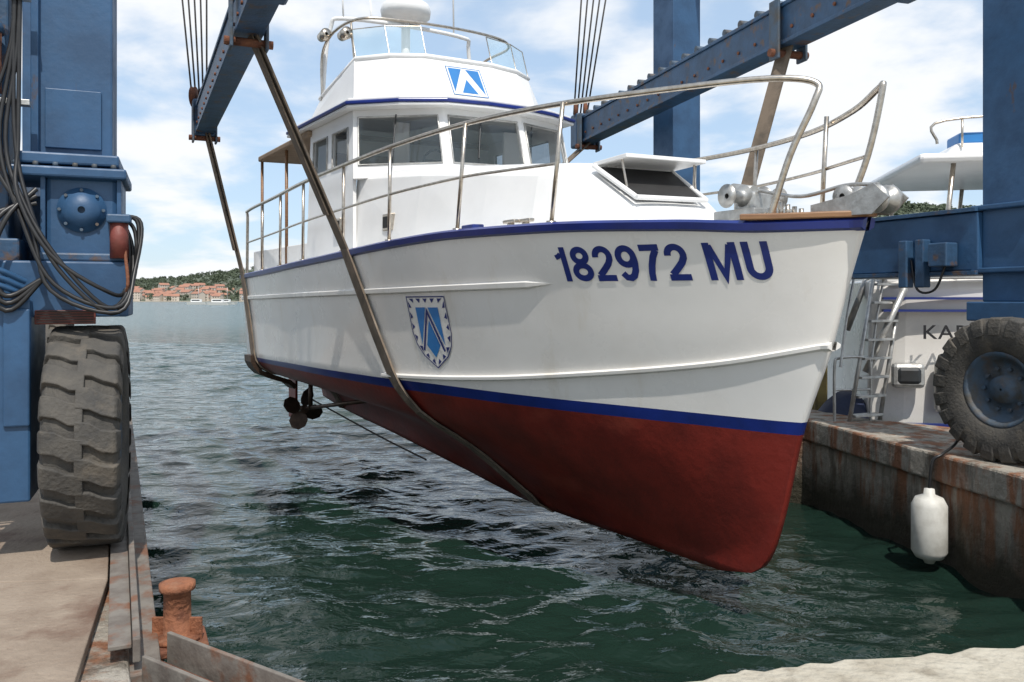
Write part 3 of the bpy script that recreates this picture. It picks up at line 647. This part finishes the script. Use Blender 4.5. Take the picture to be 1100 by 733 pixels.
def sling(hookL,hookR,sS,sK,sP):
    loc=[]
    N_=22
    for i in range(N_+1):
        t=i/N_; s=sS+(sK-sS)*t; z=zs(s)+.04+(zk(s)-.02-zs(s)-.04)*(1-(1-t)**1.25); w=HW(s,max(z,zk(s)))+.035
        if i==N_: w=.0
        loc.append(P(s,w,z))
    for i in range(N_-1,-1,-1):
        t=i/N_; s=sP+(sK-sP)*t; z=zs(s)+.04+(zk(s)-.02-zs(s)-.04)*(1-(1-t)**1.25); w=HW(s,z)+.035; loc.append(P(s,-w,z))
    up=[Vector(hookL)*(1-k/6)+loc[0]*(k/6) for k in range(6)]; dn=[loc[-1]*(1-k/6)+Vector(hookR)*(k/6) for k in range(1,7)]
    ribbon('lifting_sling',up+loc+dn,bd*.09,.01,M['sling'],lift)
    d2=[p+bd*.015+Vector((-.025,-.035,0)) for p in up[:6]]; ribbon('lifting_sling_fold',d2,bd*.06,.008,M['sling'],lift)
hL=la+ld*1.35; hR=ra_+rd*1.75
sling(hL+Vector((0,0,-.1)),hR+Vector((0,0,-.1)),4.95,3.6,2.35)
hL2=lb-ld*.25; hR2=rb_-rd*.4
sling(hL2+Vector((.05,0,-.2)),hR2+Vector((0,0,-.2)),9.75,9.1,8.6)
for p,d in((hL,ld),(hR,rd),(hL2,ld),(hR2,rd)):
    for k_ in(-1,1): box('sling_yoke',p+Vector((d.y,-d.x,0))*k_*.16+Vector((0,0,-.05)),(.03,.16,.6),M['hub'],lift,(d.x,d.y),.01)
    cyl('sling_pin',p+Vector((d.y,-d.x,0))*.22+Vector((0,0,-.28)),p-Vector((d.y,-d.x,0))*.22+Vector((0,0,-.28)),.04,M['rust'],lift)
ribbon('sling_pad',[P(9.5,HW(9.4,-.75-.09*i)+.06 if i<5 else .85-.1*(i-5),-.80-.09*i) for i in range(7)],bd*.17,.035,M['bronze'],lift)
tube('tag_line',[P(9.2,.6,-1.5),P(7.5,.2,-1.9),P(6.2,.1,-2.05)],.012,M['rope'],lift)
# ---------------------------------------------------------------- QUAYS
def slabpoly(name,pts,z0,z1,mats,bevel=.02,parent=None):
    n_=len(pts); vs=[(x,y,z0) for x,y in pts]+[(x,y,z1) for x,y in pts]
    fs=[tuple(range(n_)),tuple(range(n_,2*n_))]+[(i,(i+1)%n_,n_+(i+1)%n_,n_+i) for i in range(n_)]
    return mesh(name,vs,fs,mats,parent,bevel=bevel)
rq=empty('quay_wall',(4.5,9,DOCK))
e=[(4.30,3.9),(4.24,6.94),(3.63,10.2),(2.0,11.2),(1.3,13.6)]
def offp(pts,d): return [(x-d,y) for x,y in pts]
def rough_edge(pts,amp,step,seed):
    random.seed(seed); out=[]
    for a,b in zip(pts[:-1],pts[1:]):
        l=math.dist(a,b); n_=max(1,int(l/step))
        for i in range(n_):
            t=i/n_; out.append((a[0]+(b[0]-a[0])*t+random.uniform(-amp,amp),a[1]+(b[1]-a[1])*t+random.uniform(-amp,amp)))
    out.append(pts[-1]); return out
back=[(2.9,13.9),(3.2,12.8),(4.3,10.2),(4.9,9.6),(6.1,8.2),(12,6.5),(12,3.9)]
slabpoly('wall_body',rough_edge(e,.02,.3,9)+back,-6,DOCK-.27,M['quay'],.03,rq)
slabpoly('wall_cap',rough_edge(offp(e,.07),.015,.22,3)+[(x+.04,y) for x,y in back],DOCK-.265,DOCK,M['quay'],.025,rq)
fq=empty('quay_pavement',(1,1,DOCK))
fe=rough_edge([(-3.2,2.7),(-.75,2.93),(.12,3.02),(.5,3.17),(1.2,3.36),(2.16,3.53),(3.2,3.72),(4.4,3.88)],.022,.07,8)
slabpoly('pavement_slab',fe+[(14,3.88),(14,-12),(-14,-12),(-14,2.7)],-6,DOCK,M['conc'],.03,fq)
dk=empty('steel_dock',(-3,5,DOCK))
le=[(-1.36,3.15),(-1.52,3.46),(-3.34,7.33),(-6.2,13.4)]
slabpoly('dock_body',[(x-.06,y) for x,y in le]+[(-14,13.4),(-14,2.75),(-1.36,2.75)],-6,DOCK-.06,M['quay'],.02,dk)
def interp_edge(y): return float(np.interp(y,[3.15,3.46,7.33,13.4],[-1.36,-1.52,-3.34,-6.2]))
ys=[2.8,4.35,5.2,7.2,9.4,11.5,13.3]
for i in range(len(ys)-1):
    a,b=ys[i]+.006,ys[i+1]-.006; dz=random.uniform(-.008,.004)
    ea,eb=interp_edge(a)-.16,interp_edge(b)-.16
    slabpoly('deck_plate',[(ea,a),(eb,b),(eb-2.3,b-.25),(ea-2.3,a-.25)],DOCK-.05,DOCK+dz,M['plate'],.006,dk)
    slabpoly('deck_plate',[(ea-2.31,a-.25),(eb-2.31,b-.25),(eb-6,b-.25),(ea-6,a-.25)],DOCK-.05,DOCK+dz-.003,M['plate'],.006,dk)
for p0,p1 in zip(le[1:-1],le[2:]):
    a=Vector((*p0,DOCK));b=Vector((*p1,DOCK)); d=(b-a)
    box('edge_angle',(a+b)/2+Vector((-.03,0,.0)),(.03,d.length,.10),M['beamst'],dk,(d.x,d.y),.005)
    box('edge_beam',(a+b)/2+Vector((.0,0,-.2)),(.14,d.length,.22),M['beamst'],dk,(d.x,d.y),.01)
    box('edge_strip',(a+b)/2+Vector((-.10,0,.012)),(.09,d.length,.02),M['beamst'],dk,(d.x,d.y),.004)
a=Vector((-1.55,3.66,DOCK-.1));b=Vector((-.70,3.08,DOCK-.1));d=b-a
box('head_beam',(a+b)/2+Vector((.03,.05,.0)),(.02,d.length,.16),M['beamst'],dk,(d.x,d.y),.004)
box('head_beam_flange',(a+b)/2+Vector((-.05,-.04,-.04)),(.16,d.length,.02),M['rust'],dk,(d.x,d.y),.004)
box('head_beam_back',(a+b)/2+Vector((-.10,-.11,.02)),(.02,d.length*.7,.12),M['beamst'],dk,(d.x,d.y),.004)
bo=empty('mooring_bollard',(-1.56,3.85,DOCK-.1))
bc=Vector((-1.55,3.88,DOCK-.12))
revolve('bollard_post',bc,(0,0,1),[(0,.01),(0,.11),(.02,.11),(.025,.062),(.22,.060),(.23,.08),(.26,.08),(.265,.055),(.265,.0)],M['rust2'],bo,24)
box('bollard_base',bc+Vector((0,0,-.02)),(.26,.26,.04),M['rust'],bo,(-.42,.9))
for k_ in(-1,1): box('bollard_gusset',bc+Vector((k_*.08,0,.05)),(.07,.015,.1),M['rust2'],bo,(0,1),.002)
fe_=empty('boat_fender',(3.88,7.8,-2.1))
fc=Vector((3.86,7.75,-2.1))
revolve('fender_body',fc,(0,0,1),[(-.34,.0),(-.335,.04),(-.3,.06),(-.28,.12),(-.22,.155),(.2,.155),(.27,.12),(.3,.05),(.35,.045),(.36,.0)],M['fender'],fe_,28)
tube('fender_rope',[fc+Vector((0,0,.35)),fc+Vector((.03,0,.6)),Vector((3.98,7.75,DOCK+.02)),Vector((4.2,7.9,DOCK+.12)),Vector((4.35,8.0,DOCK+.4))],.014,M['hose'],fe_)
# ---------------------------------------------------------------- NEIGHBOUR YACHT
y=empty('motor_yacht',(7,12,WATER))
def Y(a,b,z): return Vector((4.78+a*.985+b*.17,12.1-a*.17+b*.985,z))
secs=[(0,1.5,1.35),(.4,1.62,1.45),(3,1.75,1.6),(6,1.6,1.35),(8.5,.9,.6),(9.8,.08,.05)]
V=[];F=[]
for a,wt,wb in secs:
    zt_=.25+.05*max(0,a-3)
    V+=[Y(a+(.0),-wt,zt_),Y(a,-wt-.05,zt_-.12),Y(a,-wt+.03,-.9),Y(a*.97,-wb,WATER),Y(a*.95,-wb*.7,-2.9),Y(a*.95,wb*.7,-2.9),Y(a*.97,wb,WATER),Y(a,wt-.03,-.9),Y(a,wt+.05,zt_-.12),Y(a,wt,zt_)]
for i in range(len(secs)-1):
    for j in range(10): F.append((i*10+j,i*10+(j+1)%10,(i+1)*10+(j+1)%10,(i+1)*10+j))
F+=[tuple(range(10)),tuple(50+j for j in range(10))]
mesh('yacht_hull',V,F,M['white'],y,bevel=.03)
def ybox(name,a0,a1,b0,b1,z0,z1,mat,bevel=.03,ra=0):
    vs=[Y(a,b,z) for z,r_ in((z0,0),(z1,ra)) for a,b in((a0+r_,b0+r_*.3),(a1-r_,b0+r_*.3),(a1-r_,b1-r_*.3),(a0+r_,b1-r_*.3))]
    return mesh(name,vs,BF,mat,y,bevel=bevel)
ybox('swim_platform',-.7,.1,-1.3,1.3,-2.1,-1.98,M['cabin'])
ybox('gunwale_trim',0,6,-1.81,-1.7,.25,.33,M['galv'],.01)
ybox('cockpit_coaming',.1,6,-1.6,1.6,.2,.45,M['cabin'])
ybox('saloon',1.6,6.5,-1.25,1.25,.4,1.25,M['cabin'],.05,.1)
ybox('saloon_window',1.9,6.0,-1.28,-1.2,.65,1.05,M['plast'],.02)
ybox('hardtop',.6,5.5,-1.5,1.5,1.72,1.84,M['cabin'],.05)
ybox('hardtop_upper',1.0,5.2,-1.2,1.2,1.84,2.02,M['cabin'],.06,.15)
for a in(.9,1.9,3.5):
    for b in(-1.35,1.35): cyl('hardtop_post',Y(a,b,.3),Y(a+.15,b,1.75),.03,M['steel'],y)
tube('yacht_rail',[Y(.9,-1.2,2.0),Y(1.0,-1.2,2.3),Y(3,-1.2,2.35),Y(5,-1.2,2.35)],.018,M['steel'],y)
for a in(1.2,2,2.8,3.6): cyl('yacht_rail_post',Y(a,-1.2,1.95),Y(a,-1.2,2.33),.014,M['steel'],y)
tube('yacht_side_rail',[Y(.2,-1.65,.3),Y(.25,-1.65,.85),Y(3,-1.7,.9),Y(6,-1.5,.95)],.018,M['steel'],y)
for a in(1,2,3,4): cyl('yacht_rail_post',Y(a,-1.67,.3),Y(a,-1.67,.88),.014,M['steel'],y)
ybox('life_raft_box',1.2,1.8,-1.1,-.6,2.0,2.16,M['decal2'],.03)
for a0,a1,z0,z1 in((.75,1.25,-1.35,-.8),(2.2,3.1,-1.2,-.75),(.25,.55,-1.05,-.82)): 
    ybox('hull_window_frame',a0-.04,a1+.04,-1.80,-1.66,z0-.04,z1+.04,M['galv'],.05); ybox('hull_window',a0,a1,-1.815,-1.66,z0,z1,M['plast'],.05)
bm=textbm('KARLA',.01)
for v in bm.verts: v.co=Y(.55+v.co.x*.85,-1.83,-.48+v.co.y*.17)
me=bpy.data.meshes.new('n'); bm.to_mesh(me); me.materials.append(M['black']); o=bpy.data.objects.new('yacht_name',me); S.collection.objects.link(o); par(o,y)
for z in(-.15,.0,-1.55): ybox('hull_stripe',.1,6,-1.80,-1.70,z,z+.03,M['decal'],.0)
cyl('stern_davit',Y(-.2,-1.2,-.4),Y(.1,-1.3,.5),.04,M['galv'],y)
cyl('passerelle_strut',Y(-.1,-1.75,-.9),Y(.35,-1.8,.15),.04,M['galv'],y)
bl_=empty('boarding_ladder',(4.5,10.6,-1.6))
for k_ in(0,1):
    p0=Vector((4.0+.45*k_,9.95+.2*k_,-1.5)); p1=Vector((4.45+.45*k_,10.3+.2*k_,.3)); cyl('ladder_side',p0,p1,.025,M['galv'],bl_)
    tube('ladder_handrail',[p0+Vector((-.1,0,.7)),p0*.5+p1*.5+Vector((-.15,0,.55)),p1+Vector((-.1,0,.45)),p1+Vector((.3,0,.4))],.016,M['galv'],bl_)
for i in range(8):
    t=(i+.5)/8; p0=Vector((4.0,9.95,-1.5)).lerp(Vector((4.45,10.3,.3)),t); box('ladder_step',p0+Vector((.225,.10,0)),(.45,.12,.03),M['galv'],bl_,(-.4,.9),.004)
tube('guard_loop',[(3.85,10.0,-1.45),(3.85,10.0,-.8),(3.92,10.02,-.7),(4.25,10.1,-.7),(4.32,10.1,-.8),(4.32,10.1,-1.45)],.018,M['galv'],bl_)
tube('guard_mid_bar',[(3.85,10.0,-1.08),(4.32,10.1,-1.08)],.014,M['galv'],bl_)
pl=empty('timber_mooring_post',(4.2,11.2,-2.5))
for k_,x in enumerate((4.02,4.2)): box('timber_pile',(x,11.4,-1.3),(.14,.14,3.2),M['yellow'],pl); 
box('timber_cross',(4.12,11.32,-.3),(.45,.06,.14),M['yellow'],pl)
dg=empty('covered_dinghy',(4.3,11.0,-2))
V=[];F=[]
for i in range(9):
    t=i/8; w=.45*math.sin(math.pi*(.15+.8*t))**.6
    for j in range(9):
        a=math.pi*j/8; V.append((3.95+t*.75,10.9+w*math.cos(a)*.9,-2.2+.15+1.1*math.sin(a)*(.5+.3*math.sin(t*3))))
for i in range(8):
    for j in range(8): F.append((i*9+j,i*9+j+1,i*9+10+j,i*9+9+j))
mesh('dinghy_cover',V,F,M['navy'],dg,smooth=True,recalc=False)
# ---------------------------------------------------------------- SEA (one mesh: real wavelets near, flat far)
rng=np.random.RandomState(3)
NR,NC=820,560
yy=2.0*(50/2.0)**(np.linspace(0,1,NR)); uu=np.linspace(-1,1,NC)
YY=np.repeat(yy[:,None],NC,1); XX=uu[None,:]*(.95*YY+3.0)
ZZ=np.zeros_like(XX)
wx=.35*np.sin(XX*.9+1.3*np.sin(YY*.6))+.2*np.sin(YY*1.7+XX*.8); wy=.35*np.sin(YY*.8+1.1*np.sin(XX*.7)+2)+.2*np.sin(XX*1.9-YY*.5)
for i in range(56):
    lam=.20*(8.0)**rng.rand(); th=math.radians(80)+rng.randn()*.6; k_=2*math.pi/lam; ph=rng.rand()*6.28
    att=1/(1+(YY*.0068*2.4/lam)**4)
    s_=np.sin(k_*(math.cos(th)*(XX+wx*.4)+math.sin(th)*(YY+wy*.4))+ph)
    ZZ+=.034*lam/(2*math.pi)*att*(s_+.25*(s_*s_-.5))
patch=.8+.35*np.sin(XX*.35+1.5*np.sin(YY*.22))*np.sin(YY*.3+XX*.12)
ed=np.minimum(1,np.minimum((1-np.abs(uu))[None,:]/.05,np.minimum(np.linspace(0,1,NR),1-np.linspace(0,1,NR))[:,None]/.04))
ZZ=ZZ*patch*ed+WATER
V=np.stack([XX,YY,ZZ],-1).reshape(-1,3)
idx=np.arange(NR*NC).reshape(NR,NC)
Fq=np.stack([idx[:-1,:-1],idx[:-1,1:],idx[1:,1:],idx[1:,:-1]],-1).reshape(-1,4)
nv=len(V); outer=np.array([(-6000,-200,WATER),(6000,-200,WATER),(6000,9000,WATER),(-6000,9000,WATER)],float)
c4=[idx[0,0],idx[0,-1],idx[-1,-1],idx[-1,0]]
extra=[[nv+i,nv+(i+1)%4,c4[(i+1)%4],c4[i]] for i in range(4)]
V=np.concatenate([V,outer]); Fa=np.concatenate([Fq,np.array(extra)])
me=bpy.data.meshes.new('sea_water'); me.vertices.add(len(V)); me.vertices.foreach_set('co',V.ravel()); me.loops.add(Fa.size); me.loops.foreach_set('vertex_index',Fa.ravel().astype(np.int32))
me.polygons.add(len(Fa)); me.polygons.foreach_set('loop_start',np.arange(0,Fa.size,4,dtype=np.int32)); me.polygons.foreach_set('use_smooth',np.ones(len(Fa),bool)); me.update(calc_edges=True); me.validate()
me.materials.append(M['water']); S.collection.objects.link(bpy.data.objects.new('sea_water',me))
# ---------------------------------------------------------------- distant land
from mathutils import noise as NZ
def hill(name,x0,x1,y0,depth,hf,nx=120,ny=14):
    V=[];F=[]
    for i in range(nx+1):
        for j in range(ny+1):
            x=x0+(x1-x0)*i/nx; t=j/ny; yy=y0+depth*t
            h=hf(x/yy*900+550)*math.sin(min(1,t*1.3)*math.pi/2)*(yy/900)
            h*=1+.12*NZ.noise(Vector((x*.01,yy*.01,0))); h+=2*NZ.noise(Vector((x*.05,yy*.05,3)))*t
            V.append((x,yy,WATER-.5+max(0,h)+ (0 if j else -1)))
    for i in range(nx):
        for j in range(ny): F.append((i*(ny+1)+j,i*(ny+1)+j+1,(i+1)*(ny+1)+j+1,(i+1)*(ny+1)+j))
    return mesh(name,V,F,M['hill'],smooth=True)
h1=sm([-400,60,130,170,210,260,330,450,700,1000,1500],[44,24,20,22,26,32,40,42,30,25,25])
hill('hill',-1500,1500,1000,700,h1)
h2=sm([700,800,860,920,980,1050,1200,1500],[0,40,85,105,100,95,110,100])
hill('hill.001',120,700,330,260,h2,90,12)
def houses(name,items):
    V=[];F=[];mi=[]
    for x,yy,z,w,d,h,r in items:
        c,s_=math.cos(r),math.sin(r)
        def q(a,b,k): return (x+a*c-b*s_,yy+a*s_+b*c,z+k)
        b=len(V); W,D=w/2,d/2; rh=h+.28*d
        V+=[q(-W,-D,-2),q(W,-D,-2),q(W,D,-2),q(-W,D,-2),q(-W,-D,h),q(W,-D,h),q(W,D,h),q(-W,D,h),q(-W,0,rh),q(W,0,rh)]
        V+=[q(-W-.4,-D-.5,h-.1),q(W+.4,-D-.5,h-.1),q(W+.4,0,rh+.2),q(-W-.4,0,rh+.2),q(-W-.4,D+.5,h-.1),q(W+.4,D+.5,h-.1)]
        F+=[tuple(b+t for t in f) for f in((0,1,5,4),(1,2,6,9,5),(2,3,7,6),(3,0,4,8,7),(10,11,12,13),(13,12,15,14))]; mi+=[0,0,0,0,1,1]
        for fl in range(int(h//3)):
            for k_ in range(int(w//3)):
                a=-W+1.2+k_*3; zz=.9+3*fl; b=len(V); V+=[q(a,-D-.05,zz),q(a+1,-D-.05,zz),q(a+1,-D-.05,zz+1.3),q(a,-D-.05,zz+1.3)]; F.append((b,b+1,b+2,b+3)); mi.append(2)
    return mesh(name,V,F,[M['wall'],M['roof'],M['dark']],None,mi,recalc=False)
random.seed(11); it=[]
for i in range(200):
    px=random.uniform(20,420); t=random.random()**1.3; d=985+t*170; x=(px-550)/900*d
    it.append((x,d,WATER+max(0,(d-1000))*.085+.5,random.uniform(8,15),random.uniform(7,10),random.choice((3,6,6,9)),random.uniform(-.7,.7)))
mesh('shore_ground',[(-1500,975,WATER-2),(1500,975,WATER-2),(1500,975,WATER+.6),(-1500,975,WATER+.6),(1500,1040,WATER+.8),(-1500,1040,WATER+.8)],[(0,1,2,3),(3,2,4,5)],M['conc'])
houses('distant_village',it); it=[]
for i in range(60):
    px=random.uniform(860,1200); d=random.uniform(318,400); x=(px-550)/900*d
    it.append((x,d,WATER+max(0,(d-325))*.28,random.uniform(8,13),8,random.choice((3,6,6)),random.uniform(-.6,.6)))
houses('hillside_village',it)
def trees(name,items):
    V=[];F=[]
    for x,yy,z,r,h in items:
        for k_ in range(26):
            a=random.uniform(0,6.28); el=random.uniform(-.4,1); rr=r*random.uniform(.5,1)
            c=Vector((x+math.cos(a)*rr*math.sqrt(max(0,1-el*el)),yy+math.sin(a)*rr*math.sqrt(max(0,1-el*el)),z+h*.6+el*h*.42))
            b=len(V); s_=r*.42
            for t in range(4): V.append(c+Vector((random.uniform(-s_,s_),random.uniform(-s_,s_),random.uniform(-s_,s_))))
            F+=[(b,b+1,b+2),(b,b+2,b+3),(b,b+1,b+3),(b+1,b+2,b+3)]
        b=len(V); V+=[(x-.2,yy,z-1),(x+.2,yy,z-1),(x,yy,z+h*.6)]; F.append((b,b+1,b+2))
    return mesh(name,V,F,M['trees'],recalc=False)
it=[]
for i in range(900):
    px=random.uniform(60,380); d=random.uniform(1000,1500); x=(px-550)/900*d
    hh=h1(px)*math.sin(min(1,(d-1000)/700*1.3)*math.pi/2)*d/900
    it.append((x,d,WATER-.5+max(0,hh),random.uniform(3,5.5),random.uniform(5,8)))
for i in range(420):
    px=random.uniform(840,1150); d=random.uniform(330,560); x=(px-550)/900*d
    hh=h2(px)*math.sin(min(1,(d-330)/260*1.3)*math.pi/2)*d/900
    it.append((x,d,WATER-.5+max(0,hh),random.uniform(2,3.6),random.uniform(4,7)))
trees('distant_trees',it)
for px,d in((212,420),(235,380),(243,430)):
    x=(px-550)/900*d; e_=empty('moored_boat',(x,d,WATER))
    V=[(x-5,d-1.5,WATER+1.3),(x+4,d-1.5,WATER+1.3),(x+6.5,d,WATER+1.7),(x+4,d+1.5,WATER+1.3),(x-5,d+1.5,WATER+1.3),(x-4.5,d-1,WATER-.3),(x+4,d-1,WATER-.3),(x+5,d,WATER-.3),(x+4,d+1,WATER-.3),(x-4.5,d+1,WATER-.3)]
    mesh('moored_hull',V,[(0,1,2,3,4),(5,6,7,8,9)]+[(i,(i+1)%5,5+(i+1)%5,5+i) for i in range(5)],M['white'],e_)
    box('moored_cabin',(x-.5,d,WATER+2),(5,2,1.3),M['cabin'],e_); box('moored_cabin_windows',(x-.5,d-1.0,WATER+2.1),(4,.1,.5),M['plast'],e_)
    if px!=235: cyl('mast',(x+.5,d,WATER+1),(x+.5,d,WATER+9),.12,M['galv'],e_)
# ---------------------------------------------------------------- light
az=math.atan2(.22,-.97); el=math.radians(58)
Sv=Vector((math.sin(az)*math.cos(el),math.cos(az)*math.cos(el),math.sin(el)))
sl=bpy.data.lights.new('sun','SUN'); sl.energy=4.0; sl.angle=math.radians(.6); sl.color=(1,.95,.88)
so=bpy.data.objects.new('sun',sl); so.rotation_euler=Sv.to_track_quat('Z','Y').to_euler(); so.location=(0,0,30); S.collection.objects.link(so)
w=bpy.data.worlds.new('World'); S.world=w; w.use_nodes=True; n=w.node_tree; bg=n.nodes['Background']
sky=n.nodes.new('ShaderNodeTexSky'); sky.sky_type='NISHITA'; sky.sun_disc=False; sky.sun_elevation=el; sky.sun_rotation=az; sky.air_density=1; sky.dust_density=.6
tc=n.nodes.new('ShaderNodeTexCoord'); sp=n.nodes.new('ShaderNodeSeparateXYZ'); n.links.new(tc.outputs['Generated'],sp.inputs[0])
ad=n.nodes.new('ShaderNodeMath'); ad.operation='ADD'; ad.inputs[1].default_value=.22; n.links.new(sp.outputs['Z'],ad.inputs[0])
mx=n.nodes.new('ShaderNodeMath'); mx.operation='MAXIMUM'; mx.inputs[1].default_value=.05; n.links.new(ad.outputs[0],mx.inputs[0])
dv=n.nodes.new('ShaderNodeVectorMath'); dv.operation='DIVIDE'; cb=n.nodes.new('ShaderNodeCombineXYZ')
for i in range(3): n.links.new(mx.outputs[0],cb.inputs[i])
n.links.new(tc.outputs['Generated'],dv.inputs[0]); n.links.new(cb.outputs[0],dv.inputs[1])
no=n.nodes.new('ShaderNodeTexNoise'); no.inputs['Scale'].default_value=1.6; no.inputs['Detail'].default_value=8; no.inputs['Roughness'].default_value=.52; no.inputs['Distortion'].default_value=.2
n.links.new(dv.outputs[0],no.inputs['Vector'])
mr=n.nodes.new('ShaderNodeMapRange'); mr.interpolation_type='SMOOTHSTEP'; mr.inputs[1].default_value=.42; mr.inputs[2].default_value=.58; mr.inputs[3].default_value=.05; mr.inputs[4].default_value=1.0; n.links.new(no.outputs['Fac'],mr.inputs[0])
hz_=n.nodes.new('ShaderNodeMix'); hz_.data_type='RGBA'; hz_.inputs[0].default_value=.6; n.links.new(sky.outputs[0],hz_.inputs[6]); hz_.inputs[7].default_value=(3.7,5.0,6.6,1)
mixn=n.nodes.new('ShaderNodeMix'); mixn.data_type='RGBA'; n.links.new(mr.outputs[0],mixn.inputs[0]); n.links.new(hz_.outputs[2],mixn.inputs[6]); mixn.inputs[7].default_value=(6.6,6.75,6.95,1)
n.links.new(mixn.outputs[2],bg.inputs['Color']); bg.inputs['Strength'].default_value=.15
# camera
cd=bpy.data.cameras.new('camera'); cd.sensor_width=36; cd.lens=900/1100*36; cd.shift_y=-44.5/1100; cd.clip_end=12000; cd.clip_start=.05
co=bpy.data.objects.new('camera',cd); co.rotation_euler=(math.radians(90),0,0); S.collection.objects.link(co); S.camera=co
S.view_settings.view_transform='Standard'; S.view_settings.look='None'; S.view_settings.exposure=0
